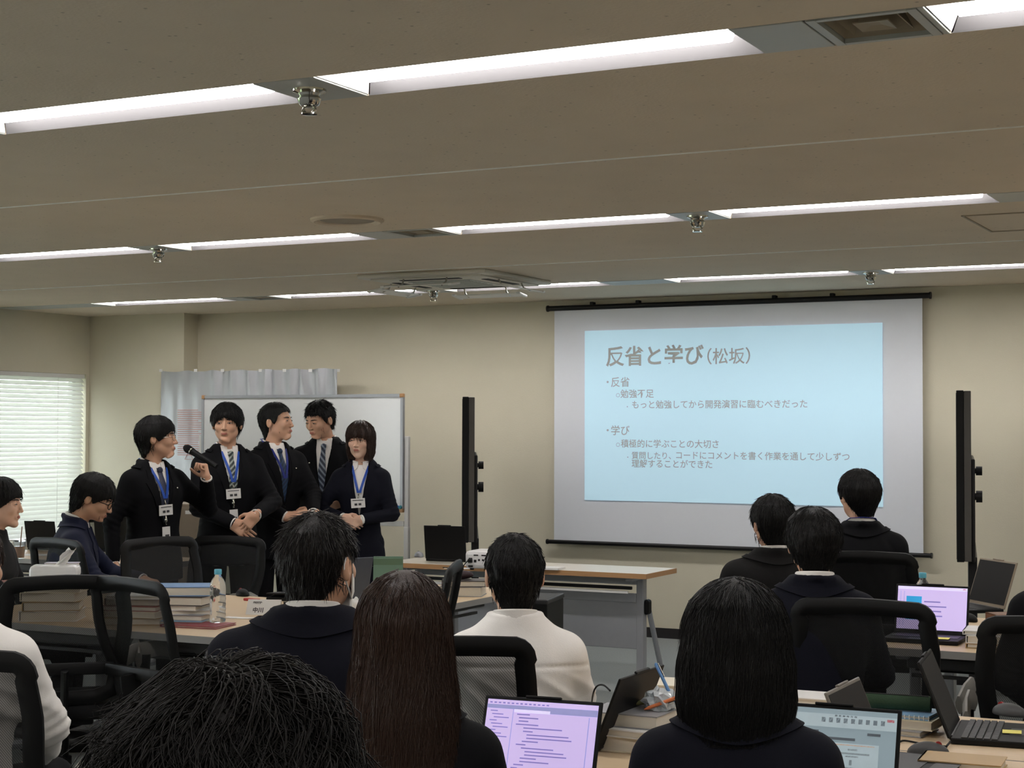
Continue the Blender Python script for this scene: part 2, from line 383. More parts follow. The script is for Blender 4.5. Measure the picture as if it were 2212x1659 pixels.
STY = dict(
 short=dict(c=(0, -.014, .034), r=(.085, .106, .095), low=([0, 40, 58, 68, 80, 92, 108, 122, 150, 180], [.066, .058, .04, -.0, -.014, .018, .012, -.055, -.108, -.118]),
   z=[-.13, -.06, -.02, .035], a=[.056, .070, .080, .085], bk=[-.078, -.098, -.112, -.119], L=.032, N=900, lift=.004, amp=.0025),
 crop=dict(c=(0, -.014, .036), r=(.083, .104, .093), low=([0, 40, 58, 68, 80, 92, 108, 122, 150, 180], [.060, .052, .03, -.0, -.014, .014, .010, -.05, -.085, -.09]),
   z=[-.11, -.06, -.02, .035], a=[.055, .068, .079, .083], bk=[-.078, -.096, -.110, -.117], L=.034, N=1700, lift=.008, amp=.003),
 spiky=dict(c=(0, -.012, .038), r=(.086, .106, .098), low=([0, 40, 58, 68, 80, 92, 108, 122, 150, 180], [.056, .05, .032, .0, -.02, .018, .012, -.05, -.085, -.09]),
   z=[-.11, -.06, -.02, .035], a=[.056, .069, .081, .086], bk=[-.078, -.096, -.112, -.118], L=.036, N=1300, lift=.009, amp=.006),
 mop=dict(c=(0, -.012, .034), r=(.096, .116, .1), low=([0, 8, 25, 45, 60, 72, 92, 108, 125, 150, 180], [.046, .034, .020, .010, -.012, -.022, -.004, -.012, -.062, -.102, -.110]),
   z=[-.12, -.06, -.02, .035], a=[.058, .076, .092, .096], bk=[-.078, -.104, -.122, -.128], L=.05, N=1000, lift=.003, amp=.003),
 fringe=dict(c=(0, -.014, .036), r=(.094, .114, .1), low=([0, 25, 45, 58, 70, 82, 94, 108, 122, 150, 180], [.040, .036, .022, .004, -.012, -.018, .012, .002, -.068, -.11, -.118]),
   z=[-.13, -.06, -.02, .035], a=[.058, .078, .09, .094], bk=[-.082, -.108, -.122, -.128], L=.045, N=1000, lift=.005, amp=.004),
 bobs=dict(c=(0, -.012, .036), r=(.096, .114, .098), low=([0, 30, 46, 54, 62, 90, 180], [.022, .018, .0, -.06, -.128, -.135, -.14]),
   z=[-.145, -.09, -.03, .035], a=[.074, .094, .1, .096], bk=[-.085, -.116, -.126, -.126], L=.07, N=1000, lift=.002, amp=.003),
 bob=dict(c=(0, -.018, .03), r=(.110, .120, .104), low=([0, 30, 46, 54, 62, 90, 180], [.03, .025, .0, -.09, -.18, -.195, -.20]),
   z=[-.205, -.13, -.05, .035], a=[.112, .128, .127, .110], bk=[-.128, -.146, -.146, -.136], L=.16, N=2300, lift=.003, amp=.004, M=10, rad=.0011),
 long=dict(c=(0, -.016, .03), r=(.095, .112, .098), low=([0, 30, 46, 54, 66, 90, 120, 180], [.06, .05, .02, -.10, -.22, -.30, -.36, -.37]),
   z=[-.39, -.28, -.16, -.06, .035], a=[.118, .124, .118, .108, .097], bk=[-.165, -.172, -.158, -.138, -.126], L=.27, N=2600, lift=.004, amp=.004, M=14, rad=.0011),
 messy=dict(c=(0, -.012, .040), r=(.104, .120, .104), low=([0, 40, 58, 80, 108, 122, 150, 180], [.04, .03, .01, -.02, -.03, -.07, -.1, -.105]),
   z=[-.12, -.06, -.02, .04], a=[.066, .088, .1, .104], bk=[-.088, -.112, -.126, -.132], L=.11, N=5600, lift=.010, amp=.019, M=11, rad=.0009, curl=.019, fq=22.),
)
HAIRS = {}
def hair_mesh(sty, seed=0, h=.0052):
    key = (sty, seed)
    if key in HAIRS: return HAIRS[key]
    s = STY[sty]; g = np.random.default_rng(100+seed); ft = .078
    zz_ = s['z']+[.075]; aa_ = s['a']+[s['a'][-1]*.80]; bk_ = s['bk']+[s['bk'][-1]+.020]; fr_ = [ft]*len(s['z'])+[.058]
    lo = Loft(zz_, aa_, [(q-k)/2 for k, q in zip(bk_, fr_)], [(q+k)/2 for k, q in zip(bk_, fr_)], 2.1)
    def shell(P):
        d = smin(s_ell(P, s['c'], s['r']), lo(P), .022)
        return d+s['amp']*wob(P, s.get('fq', 26.), seed)
    def f(P):
        ph = np.degrees(np.abs(np.arctan2(P[..., 0], P[..., 1]-.0)))
        zl = np.interp(ph+3*np.sin(P[..., 0]*90+seed), *s['low'])+.004*np.sin(P[..., 0]*260+P[..., 1]*190+seed)
        return np.maximum(shell(P), (zl-P[..., 2])*.8)
    V, F = snets(f, (-.14, -.2, s['z'][0]-.02), (.14, .13, .165), h)
    N, M, L = s['N'], s.get('M', 7), s['L']
    cr = np.array((.012, -.035, .30))
    ok = V[:, 2] > np.interp(np.degrees(np.abs(np.arctan2(V[:, 0], V[:, 1]))), *s['low'])+.012
    ph_ = np.degrees(np.abs(np.arctan2(V[:, 0], V[:, 1]))); ok &= (V[:, 2] > .034) | (ph_ > 114) | (ph_ < 42) | (s['low'][1][-2] < -.12)
    P = V[ok][g.choice(ok.sum(), N)]+g.normal(size=(N, 3))*.002
    def grad(P):
        e = 1e-3; G = np.stack([shell(P+np.eye(3)[i]*e)-shell(P-np.eye(3)[i]*e) for i in range(3)], -1); return G/(np.linalg.norm(G, axis=1, keepdims=True)+1e-9)
    S = [P]; jit = g.normal(size=(N, 3))*.22; lift = np.abs(g.normal(size=(N, 1)))*s['lift']; phs = np.stack([5*wob(P, 38., 1), 5*wob(P, 34., 4), 5*wob(P, 30., 7)], 1)+g.normal(size=(N, 3))*.35; ln = g.uniform(.55, 1.15, (N, 1))
    for i in range(1, M):
        n = grad(P); d = P-cr; d = d/np.linalg.norm(d, axis=1, keepdims=True)+np.array((0, 0, -.5))+jit
        d -= n*(d*n).sum(1, keepdims=True); d /= np.linalg.norm(d, axis=1, keepdims=True)+1e-9
        P = P+d*(L/(M-1))*ln; P = P-grad(P)*(shell(P)[:, None]-.0012-lift*(i/(M-1))**1.3)
        Q = P
        if 'curl' in s: Q = P+s['curl']*np.sin(phs+i*.62)*(i/(M-1))**.7+grad(P)*.35*s['curl']*(1+np.sin(phs[:, :1]*1.3+i*.5))*(i/(M-1))
        S.append(Q)
    HAIRS[key] = cat_mesh([(V, F), ribbons(np.stack(S, 1), s.get('rad', .0013))]); return HAIRS[key]
# ------------------------------------------------------------------ a whole person
def ik(S, W, l1, l2, hint):
    S, W = Vector(S), Vector(W); d = W-S; L = min(d.length, (l1+l2)*.995); d.normalize(); W = S+d*L
    a = (l1*l1-l2*l2+L*L)/(2*L); hgt = math.sqrt(max(l1*l1-a*a, 0)); h = Vector(hint); h = (h-d*h.dot(d)).normalized()
    return S+d*a+h*hgt, W
def frame(y, z):
    y = Vector(y).normalized(); z = Vector(z); z = (z-y*z.dot(y)).normalized(); x = y.cross(z)
    return Matrix(((x.x, y.x, z.x), (x.y, y.y, z.y), (x.z, y.z, z.z)))
def person(label, loc, th, k=1., sit=False, lean=0., head=(0, 0, 0), hair='short', hm=None, sk=None, seed=0, coat=None, shirt=None, fem=False,
           wid=1., arms=None, tie=None, lany=None, badges=0, pin=False, glasses=None, mask=False, trousers=None, res=.009, hs=1., front=True, flop=0., hz=None, nk=0.):
    hm = hm or M_hair; sk = sk or M_skin; trousers = trousers or coat or M_suit; shirt = shirt or M_shirt
    root = thing('person', label, 'person', loc, th)
    W0 = Matrix.Translation(Vector(loc)) @ Matrix.Rotation(R_(th), 4, 'Z'); inv = W0.inverted()
    hz = (hz or .54) if sit else .90*k
    Tm = Matrix.Translation((0, 0, hz)) @ Matrix.Rotation(R_(flop), 4, 'Y') @ Matrix.Rotation(-R_(lean), 4, 'X'); Ti = Tm.inverted()
    sw = (.150 if fem else .166)*k*wid; g = k*(.9 if fem else 1.)*wid
    # --- arms
    A = {}
    for s, nm in ((1, 'R'), (-1, 'L')):
        a = dict(w=(s*.13, .30, hz+.08) if sit else (s*.235, .04, .86*k), hint=(s*.8, -.4, -.4), dir=None, nz=None, curl=(.3, .4, .35), th=.3)
        if arms and nm in arms: a.update(arms[nm])
        w_ = a['w']; w_ = inv @ Vector(w_['world']) if isinstance(w_, dict) else Vector(w_)
        for q in ('dir', 'nz'):
            if isinstance(a[q], dict): a[q] = inv.to_3x3() @ Vector(a[q]['world'])
        S = Tm @ Vector((s*sw, -.008, .440*k)); E, Wr = ik(S, w_, .272*k, .245*k, a['hint'])
        A[nm] = dict(S=S, E=E, W=Wr, **{q: a[q] for q in ('dir', 'nz', 'curl', 'th')}, s=s)
    # --- legs
    hipx = .085*k
    if sit: legs = [[Vector((s*hipx, .03, hz)), Vector((s*.12, .43*k, hz-.02)), Vector((s*.12, .40*k, .09))] for s in (1, -1)]
    else: legs = [[Vector((s*hipx, 0, .88*k)), Vector((s*.095, .012, .48*k)), Vector((s*.10, -.02, .085))] for s in (1, -1)]
    # --- body: head with neck, torso, limbs and hands in one mesh
    z = np.array([-.10, .0, .15, .35, .43, .48, .53, .57])*k
    body = Loft(z, np.array([.15, .155, .128, .15, .14, .11, .065, .055])*g, np.array([.09, .10, .085, .10, .085, .07, .058, .055])*g, np.array([0, 0, 0, 0, -.01, -.018, -.022, -.025]))
    ti = np.array(Ti)
    tsp = lambda P: P@ti[:3, :3].T+ti[:3, 3]
    def fb(P):
        d = body(tsp(P))
        for a in A.values():
            d = smin(d, s_cone(P, a['S'], a['E'], .046*g, .038*g), .03); d = smin(d, s_cone(P, a['E'], a['W'], .038*g, .026*g), .01)
        for l in legs:
            d = smin(d, s_cone(P, l[0], l[1], .078*g, .055*g), .03); d = smin(d, s_cone(P, l[1], l[2], .053*g, .036*g), .01)
        return d
    allp = [v for a in A.values() for v in (a['S'], a['E'], a['W'])]+[v for l in legs for v in l]+[Tm @ Vector((0, -.03, .6*k))]
    lo = np.min([tuple(v) for v in allp], 0)-.2; hi = np.max([tuple(v) for v in allp], 0)+.2
    parts = [snets(fb, lo, hi, .016)]
    piv = Tm @ Vector((0, -.022, .572*k))
    Rh = Matrix.Rotation(R_(head[0]), 4, 'Z') @ Matrix.Rotation(R_(head[1]), 4, 'X') @ Matrix.Rotation(R_(head[2]), 4, 'Y')
    sc = Matrix.Diagonal((hs*(.95 if fem else 1), hs*(.95 if fem else 1), hs*(.97 if fem else 1), 1))
    off = Matrix.Translation((0, .03, .122-nk)) @ sc
    Hm = Matrix.Translation(piv) @ Rh @ off; H0 = Matrix.Translation(piv) @ off
    hv, hf = head_mesh(); wgt = np.clip((-.085-hv[:, 2])/.09, 0, 1)[:, None]; wgt = wgt*wgt*(3-2*wgt)
    parts.append((apply(Hm, hv)*(1-wgt)+apply(H0, hv)*wgt, hf))
    for a in A.values():
        dv = a['dir'] or (a['W']-a['E']); nz = a['nz'] or ((0, 0, 1) if sit else (a['s'], -.2, 0))
        Mh = Matrix.Translation(a['W']) @ frame(dv, nz).to_4x4() @ Matrix.Diagonal((*(3*[.9*k if fem else k]), 1))
        v, f = hand_mesh(a['curl'], a['th'], .05, a['s']); parts.append((apply(Mh, v), f))
    V, F = cat_mesh(parts); np_mesh('body', V, F, sk, root)
    # --- face
    if front:
        def mouth(bm):
            for zz, r_ in ((-.0575, .0032), (-.0645, .0040)): tube(bm, [(-.021, .0895, -.061), (-.011, .0965, zz), (0, .0985, zz-.0006), (.011, .0965, zz), (.021, .0895, -.061)], [.0012, r_, r_, r_, .0012], 8)
        for s in (1, -1):
            ey = simple('eye', M_eyew, lambda bm: ball(bm, (s*.032, .0856, .0030), (.0118, .0062, .0034), 14), root, True); ey.matrix_local = Hm
            simple('iris', M_iris, lambda bm: ball(bm, (s*.032, .0893, .0030), (.0056, .0034, .0036), 12), ey, True)
            simple('eyelid', hm, lambda bm: tube(bm, [(s*(.032+x), .0922-abs(x)*22*abs(x)-.0012, .0064-16*x*x) for x in (-.015, -.009, 0, .009, .015)], .0014, 6), ey, True)
            o = simple('eyebrow', hm, lambda bm: tube(bm, [(s*.014, .0925, .0235), (s*.026, .0915, .0262), (s*.038, .085, .0262), (s*.050, .0715, .0225)], [.0026, .0034, .0030, .0015], 6), root, True); o.matrix_local = Hm
        o = simple('lips', M_lip, mouth, root, True); o.matrix_local = Hm
    hvv, hff = hair_mesh(hair, seed); np_mesh('hair', apply(Hm, hvv), hff, hm, root)
    if glasses:
        def gl(bm):
            for s in (1, -1):
                tube(bm, [(s*.033+.024*math.cos(t), .1035-.010*abs(math.cos(t)*1.0)*(1 if s*math.cos(t) > 0 else 0), -.001+.019*math.sin(t)) for t in np.linspace(0, 2*math.pi, 15)[:-1]], glasses[1], 6, True)
                tube(bm, [(s*.056, .0935, .004), (s*.074, .07, .004), (s*.0865, 0, .002), (s*.084, -.03, -.012)], glasses[1], 6)
            tube(bm, [(-.010, .106, .004), (0, .108, .006), (.010, .106, .004)], glasses[1], 6)
        o = simple('glasses', glasses[0], gl, root, True); o.matrix_local = Hm
    if mask:
        G = [[(math.sin(ph)*.066*(1.02 if zz > -.08 else .92), .030+.072*math.cos(ph)+(.012*math.cos(ph)**3 if zz > -.075 else 0), zz) for ph in np.linspace(-1.35, 1.35, 15)] for zz in (-.012, -.03, -.05, -.07, -.09, -.108)]
        o = sheet('face_mask', G, .003, M_paper, root, nrm=(0, 1, 0)); o.matrix_local = Hm
        def loops(bm):
                tube(bm, [(s*.066, .046, -.022), (s*.080, .012, .022), (s*.0855, -.018, .028), (s*.0875, -.034, .004), (s*.0845, -.026, -.026), (s*.074, .012, -.058), (s*.064, .042, -.084)], .0022, 6)
        for s in (1, -1): o = simple('ear_loop', M_paper, loops, root, True); o.matrix_local = Hm
    # --- clothes
    zb, zn = .17*k, .53*k
    vw = lambda zz: .058*np.clip((zz-zb)/(zn-zb), 0, 1.2)
    zc = [-.17, -.05, .05, .15, .25, .35, .42, .47, .51, .56]
    if sit: zc[0] = -.12
    zc = np.array(zc)*k
    ca = np.array([.195, .19, .172, .160, .172, .182, .176, .148, .102, .074]); cb = np.array([.138, .135, .125, .116, .124, .130, .118, .098, .08, .070])
    if fem: ca[:5] = [.19, .178, .15, .14, .15]; cb[3:6] = [.108, .122, .132]
    cc = np.array([0, 0, 0, 0, 0, 0, -.008, -.015, -.02, -.025])
    def garment(grow, cut, r0, r1, wend, folds, sd, amp=.004):
        L = Loft(zc, ca*g+grow, cb*g+grow, cc, 2.25)
        def f(P):
            T = tsp(P); d = L(T)
            if not cut: d = np.maximum(d, -s_cone(T, (0, -.020, (.525 if coat or True else .5)*k), (0, -.03, .66*k), .050, .075))
            if cut:
                d = smin(d, s_poly(T, [(s_*q[0], q[1], q[2]*k) for s_ in (1,) for q in ((-.056, .045, .500), (-.080, -.01, .535), (-.062, -.078, .556), (0, -.106, .562), (.062, -.078, .556), (.080, -.01, .535), (.056, .045, .500))], .013), .012)
                dv = np.maximum(np.abs(T[..., 0])-vw(T[..., 2]), np.maximum(-(T[..., 1]-.0), zb-T[..., 2]))
                neck = s_cone(T, (0, -.016, .545*k), (0, -.034, .66*k), .056, .072)
                d = np.maximum(d, -np.minimum(dv, neck))
            for s_ in (1, -1): d = smin(d, s_cone(T, (s_*.045*g, -.026, .525*k), (s_*(sw-.012), -.010, .458*k), .034*g+grow*.6, .040*g+grow*.6), .05)
            for a in A.values():
                S, E, W = (np.array(a[q]) for q in 'SEW'); e = E+(W-E)*wend
                d = smin(d, s_cone(P, S+(E-S)*.03, E, r0*g, r1*g), .05); d = smin(d, s_cone(P, E, e, r1*g, (r1-.010)*g), .012)
                el = np.exp(-((P-E)**2).sum(-1)/.012); d = d+(0 if coat else .0025*np.exp(-((T[..., 2]-.405*k)/.006)**2)*(T[..., 1] < 0))+el*.0035*np.sin((P@((E-S)/np.linalg.norm(E-S)))*190+sd)
            return d+amp*wob(P*np.array((1, 1, .55)), folds, sd)+(0 if coat else -.007+.011*np.abs(np.sin(P[..., 0]*34+P[..., 2]*24+2*np.sin(P[..., 2]*15)))*np.clip((.40*k-T[..., 2])*8, 0, 1))
        bp = [a[q] for a in A.values() for q in 'SEW']+[Tm @ Vector((x, y, z_)) for x in (-.24, .24) for y in (-.17, .17) for z_ in (zc[0], .6*k)]
        lo = np.min([tuple(v) for v in bp], 0)-.08; hi = np.max([tuple(v) for v in bp], 0)+.08
        return snets(f, lo, hi, res)
    sv, sf = garment(-.012 if coat else 0., False, .046 if coat else .056, .040 if coat else .050, .99, 30., seed, .002 if coat else .006)
    if coat:
        sv2, sf2 = sv, sf
        np_mesh('shirt', sv, sf, shirt, root)
        cv, cf = garment(.006, True, .058, .053, .91, 24., seed+2)
        np_mesh('suit_jacket', cv, cf, coat, root)
        bj = BVHTree.FromPolygons([tuple(v) for v in cv], [tuple(q) for q in cf]); bsh = BVHTree.FromPolygons([tuple(v) for v in sv], [tuple(q) for q in sf])
    else:
        np_mesh('shirt', sv, sf, shirt, root); bj = bsh = BVHTree.FromPolygons([tuple(v) for v in sv], [tuple(q) for q in sf])
    dr = Tm.to_3x3() @ Vector((0, -1, 0))
    def hit(x, zz, off, both=True):
        best = None; o = Tm @ Vector((x, .5, zz)); ya = float(np.interp(zz, zc, cc)+(np.interp(zz, zc, cb)*g)*(1-min(.98, abs(x)/(np.interp(zz, zc, ca)*g))**2.25)**(1/2.25))
        for b in ((bj, bsh) if both is True else ((bj,) if both == 'j' else (bsh,))):
            p, n, i, dd = b.ray_cast(o, dr)
            if p is not None and (best is None or dd < best[1]): best = (p, dd)
        if best is None or (.5-best[1]) > ya+.035: best = (Tm @ Vector((x, ya+(.008 if both == 'b' else .010)*0+(-.010 if both == 'b' else .006), zz)), 0)
        return best[0]-dr*off
    # collar of the shirt: a band round the neck with two pointed flaps
    if shirt is not M_tshirt:
        G = []
        for t in np.linspace(R_(14), R_(346), 33):
            c_, s_ = math.cos(t), math.sin(t); fr = max(0, c_)
            rb = (.063, .064)
            bot = (rb[0]*s_*.98, rb[1]*c_-.024, (.535-.015*fr)*k); top = (.0625*s_, .0625*c_-.032, (.580-.028*fr+.006*max(0, -c_))*k)
            o1 = (.0685*s_, .068*c_-.031, (.577-.029*fr+.006*max(0, -c_))*k); tip = math.exp(-((abs(math.degrees(t)-180)-146)/16)**2)
            o2 = ((.073+.010*tip)*s_*1.02, (.073+.010*tip)*c_-.022, (.545-.030*fr-.032*tip)*k)
            G.append([Tm @ Vector(q) for q in (bot, top, o1, o2)])
        sheet('shirt_collar', [[tuple(q) for q in r_] for r_ in G], .0025, shirt, root)
    if coat:
        for s in (1, -1):
            G = []
            for t in np.linspace(0, 1, 16):
                zz = zb+(zn-zb)*t; lw = np.interp(t, [0, .25, .62, .74, .76, 1], [.006, .034, .062, .070, .050, .030])*(.9 if fem else 1)
                x0 = float(vw(zz))-.003; G.append([tuple(hit(s*(x0+lw*q), zz, .007, 'j')) for q in (0, .33, .66, 1)])
            if front: sheet('lapel', G, .005, coat, root, nrm=tuple(-dr))
        G = []
        for t in np.linspace(R_(62), R_(298), 31):
            col_ = []
            for q in range(5):
                e_ = min(1, (math.degrees(min(t, 2*math.pi-t))-48)/50); z_ = (.572-.0*e_)*k-(.008+.036*q/4*(1-.5*math.sin(t)**2))*k
                o_ = Tm @ Vector((math.sin(t)*.4, math.cos(t)*.4-.03, z_+.05)); d_ = (Tm @ Vector((0, -.03, z_-.06))-o_).normalized()
                p_, n_, i_, dd_ = bj.ray_cast(o_, d_)
                col_.append(tuple((p_ if p_ is not None else Tm @ Vector((math.sin(t)*.09, math.cos(t)*.09-.03, z_)))-d_*(.0035+.0006*q)))
            G.append(col_)
        sheet('jacket_collar', G, .004, coat, root, nrm=tuple(-dr))
        if front:
            for zz in (zb-.012, zb-.11*k):
                simple('jacket_button', M_blackp, lambda bm: ball(bm, hit(.004, zz, .002, 'j'), (.008, .004, .008), 10), root, True)
        for a in A.values():
            d = (a['W']-a['E']).normalized()
            simple('shirt_cuff', shirt, lambda bm: (cyl(bm, a['W']-d*.035, a['W']+d*.008, .037*g, .036*g, 18)), root, True, 40)
    if tie:
        G = []
        for zz, hw in zip(np.linspace(.522, .14, 18)*k, np.interp(np.linspace(0, 1, 18), [0, .06, .1, .5, 1], [.019, .015, .014, .028, .036])):
            G.append([tuple(hit(x, zz, .012 if abs(x) < hw*.8 else .008, 'b')) for x in (-hw, -hw*.4, hw*.4, hw)])
        sheet('necktie', G, .005, tie, root, nrm=tuple(-dr))
        simple('tie_knot', tie, lambda bm: ball(bm, hit(0, .508*k, .010, 'b'), (.019, .013, .020), 12), root, True)
    if lany:
        if front:
            for s in (1, -1):
                G = []
                for t in np.linspace(0, 1, 14):
                    x = s*(.050*(1-t)**1.1+.006); zz = (.525*(1-t)+.338*t)*k
                    G.append([tuple(hit(x-.008, zz, .0145, 'b')), tuple(hit(x+.008, zz, .0145, 'b'))])
                sheet('lanyard', G, .002, lany, root, nrm=tuple(-dr))
            if badges:
                c0 = hit(.004, .313*k, .02); c1 = hit(.004, .268*k, .030)
                fr = Tm.to_3x3() @ Matrix.Rotation(R_(4), 3, 'Y')
                simple('badge_clip', M_chrome, lambda bm: tube(bm, [hit(.004, .33*k, .014), c0, c1+Vector((0, 0, .03))], .004, 8), root, True)
                b = bx('name_badge', M_paper, (0, 0, 0), (.09, .004, .06), root); b.matrix_local = Matrix.Translation(c1) @ fr.to_4x4()
                hd = bx('badge_sleeve', M_clear, (0, .0, .0), (.098, .007, .068), root); hd.matrix_local = b.matrix_local.copy()
                for q, (x, z_, w_, h_) in enumerate(((0, .018, .07, .004), (-.012, -.008, .018, .014), (.014, -.008, .018, .014))):
                    bx('badge_print', M_greyp, (x, .0042, z_), (w_, .001, h_), b)
                if badges > 1:
                    c2 = c1+Vector((-.004, 0, -.135) if badges == 2 else (.030, 0, -.10)); simple('card_reel', M_chrome, lambda bm: tube(bm, [c1+Vector((0, 0, -.03)), c1+Vector((0, 0, -.06)), c2+Vector((0, 0, .05))], [.004, .011, .004], 8), root, True)
                    b = bx('card_pass', M_paper, (0, 0, 0), (.05, .004, .078), root); b.matrix_local = Matrix.Translation(c2) @ fr.to_4x4()
                    hd = bx('card_sleeve', M_clear, (0, 0, 0), (.06, .008, .10), root); hd.matrix_local = b.matrix_local.copy()
                    bx('card_print', M_greyp, (-.004, .0042, -.015), (.026, .001, .018), b)
        sz_ = .012 if lany is M_navyl else 0
        pts = [Tm @ Vector((q[0]*(1+sz_*3), q[1]*(1+sz_*3), q[2]+sz_)) for q in ((-.058, .035, .520*k), (-.074, -.01, .553*k), (-.056, -.076, .574*k), (0, -.102, .579*k), (.056, -.076, .574*k), (.074, -.01, .553*k), (.058, .035, .520*k))]
        simple('neck_strap', lany, lambda bm: tube(bm, pts, .004, sec=(.016, .004)), root, True)
    if pin:
        simple('lapel_pin', M_chrome, lambda bm: ball(bm, hit(-.085 if pin is True else .085, .40*k, .012, 'j'), (.006, .003, .006), 10), root, True)
    # --- trousers and shoes
    def ft(P):
        d = s_ell(P, (0, .01 if sit else 0, hz), (.165*g, .12*g, .12*k))
        for l in legs:
            d = smin(d, s_cone(P, l[0], l[1], .088*g, .068*g), .03); d = smin(d, s_cone(P, l[1], l[2], .066*g, .052*g), .015)
        return np.maximum(d, .06-P[..., 2])+.003*wob(P, 22., seed+1)
    lp = [v for l in legs for v in l]; lo = np.min([tuple(v) for v in lp], 0)-.16; hi = np.max([tuple(v) for v in lp], 0)+.17; hi[2] = max(hi[2], .68 if sit else 1.05*k)
    tv, tf = snets(ft, lo, hi, .014); np_mesh('trousers', tv, tf, trousers, root)
    for l in legs:
        def shoe(bm):
            ball(bm, (l[2].x, l[2].y+.065, .038), (.046, .140, .062), 18)
            for v in bm.verts: v.co.z = max(v.co.z, 0)
        simple('shoe', M_shoe, shoe, root, True)
    return root, W0, Hm
# ------------------------------------------------------------------ the room
XL, XR, YB, YF, H = -10.12, 3.2, 11.56, -4.6, 2.565
COLX, COLY = -9.06, 11.37
def quad_box(name, x0, x1, y0, y1, z0, z1, m, parent=None, bev=0):
    return bx(name, m, ((x0+x1)/2, (y0+y1)/2, (z0+z1)/2), (x1-x0, y1-y0, z1-z0), parent, bev)
struct(quad_box('floor', XL-.2, XR+.2, YF-.2, YB+.2, -.1, 0, M_carpet))
wb = struct(quad_box('wall_back', XL-.2, XR+.2, YB, YB+.15, 0, 2.8, M_wall))
struct(quad_box('wall_right', XR, XR+.15, YF, YB, 0, 2.8, M_wall))
struct(quad_box('wall_front', XL-.2, XR+.2, YF-.15, YF, 0, 2.8, M_wall))
struct(quad_box('trim_1', XL, COLX, COLY, YB, 0, H, M_wall))           # pillar in the back left corner
WZ0, WZ1 = .60, 2.045
wins = [(8.9, 11.33), (5.9, 8.4), (2.9, 5.4), (-.1, 2.4)]
def wl(bm):
    def b(y0, y1, z0, z1): box(bm, (XL-.10, (y0+y1)/2, (z0+z1)/2), (.2, y1-y0, z1-z0))
    b(YF, YB, 0, WZ0); b(YF, YB, WZ1, 2.8); e = YF
    for y0, y1 in sorted(wins): b(e, y0, WZ0, WZ1); e = y1
    b(e, YB, WZ0, WZ1)
struct(simple('wall_left', M_wall, wl))
M_slat = mat('white_blind_slat', (232, 230, 226), .5, var=.01, trans=.0)
def slat_trans(m):
    t, n, b = nodes_of(m); tr = n.new('ShaderNodeBsdfTranslucent'); tr.inputs[0].default_value = (.85, .85, .82, 1); mx = n.new('ShaderNodeMixShader'); mx.inputs[0].default_value = .5
    out = n['Material Output']; t.links.new(b.outputs[0], mx.inputs[1]); t.links.new(tr.outputs[0], mx.inputs[2]); t.links.new(mx.outputs[0], out.inputs[0])
slat_trans(M_slat)
slat_me = None
for i, (y0, y1) in enumerate(wins):
    w_ = struct(bx('window_%d' % (i+1), M_glassw, (XL-.15, (y0+y1)/2, (WZ0+WZ1)/2), (.006, y1-y0, WZ1-WZ0)))
    def frm(bm):
        for yy in (y0+.02, (y0+y1)/2, y1-.02): box(bm, (XL-.15, yy, (WZ0+WZ1)/2), (.05, .04, WZ1-WZ0))
        for zz in (WZ0+.02, WZ1-.02): box(bm, (XL-.15, (y0+y1)/2, zz), (.05, y1-y0, .04))
    simple('window_frame', M_graym, frm, w_)
    quad_box('window_sill', XL-.2, XL+.03, y0, y1, WZ0-.03, WZ0, M_white, w_)
    if i > 1: continue
    L = y1-y0-.03
    bl = thing('venetian_blind', ['white venetian blind closed over the window beside the corner pillar', 'white venetian blind over the next window, left of the photo edge'][i], 'blind', (XL-.03, (y0+y1)/2, WZ0))
    bx('head_rail', M_white, (0, 0, WZ1-WZ0-.02), (.05, L, .035), bl); bx('bottom_rail', M_white, (0, 0, .015), (.04, L, .018), bl, .004)
    n = 36
    for k in range(n):
        zz = .045+(WZ1-WZ0-.10)*k/(n-1)
        if slat_me is None:
            rt = Matrix.Rotation(R_(47), 3, 'Y')
            G = [[tuple(rt @ Vector((x, y, .003*(1-(x/.0245)**2)))) for x in (-.0245, -.012, 0, .012, .0245)] for y in (-L/2, 0, L/2)]
            o = sheet('slat', G, .0012, M_slat, bl); slat_me = o.data; o.location = (0, 0, zz)
        else:
            o = put(bpy.data.objects.new('slat', slat_me), bl); o.location = (0, 0, zz)
    for yy in (-L*.36, L*.05, L*.36): simple('ladder_cord', M_white, lambda bm: cyl(bm, (.026, yy, .01), (.026, yy, WZ1-WZ0-.03), .0016, n=6), bl)
# outside: lawn, hedge
M_lawn = mat('lawn_green', (130, 142, 112), 1., var=.3, scale=4)
struct(quad_box('trim_9', -60, XL-.4, -30, 40, -1.1, -1.0, M_lawn))
bm = bmesh.new()
for k in range(150): ball(bm, (-13.6+random.uniform(-.35, .35), 4+k*.09, random.uniform(-.8, .62)), (.30, .30, .26), 7)
tag(bm_obj('hedge', bm, mat('hedge_leaves', (104, 140, 76), .9, var=.5, scale=14, bump=.8, bscale=40)), 'green clipped hedge outside the window with the blind', 'hedge')
struct(quad_box('baseboard_back', COLX, XR, YB-.012, YB, 0, .075, M_base))
struct(quad_box('baseboard_left', XL, XL+.012, YF, COLY, 0, .075, M_base))
struct(quad_box('baseboard_right', XR-.012, XR, YF, YB, 0, .075, M_base))
struct(quad_box('baseboard_pillar', XL, COLX+.012, COLY-.012, COLY, 0, .075, M_base))
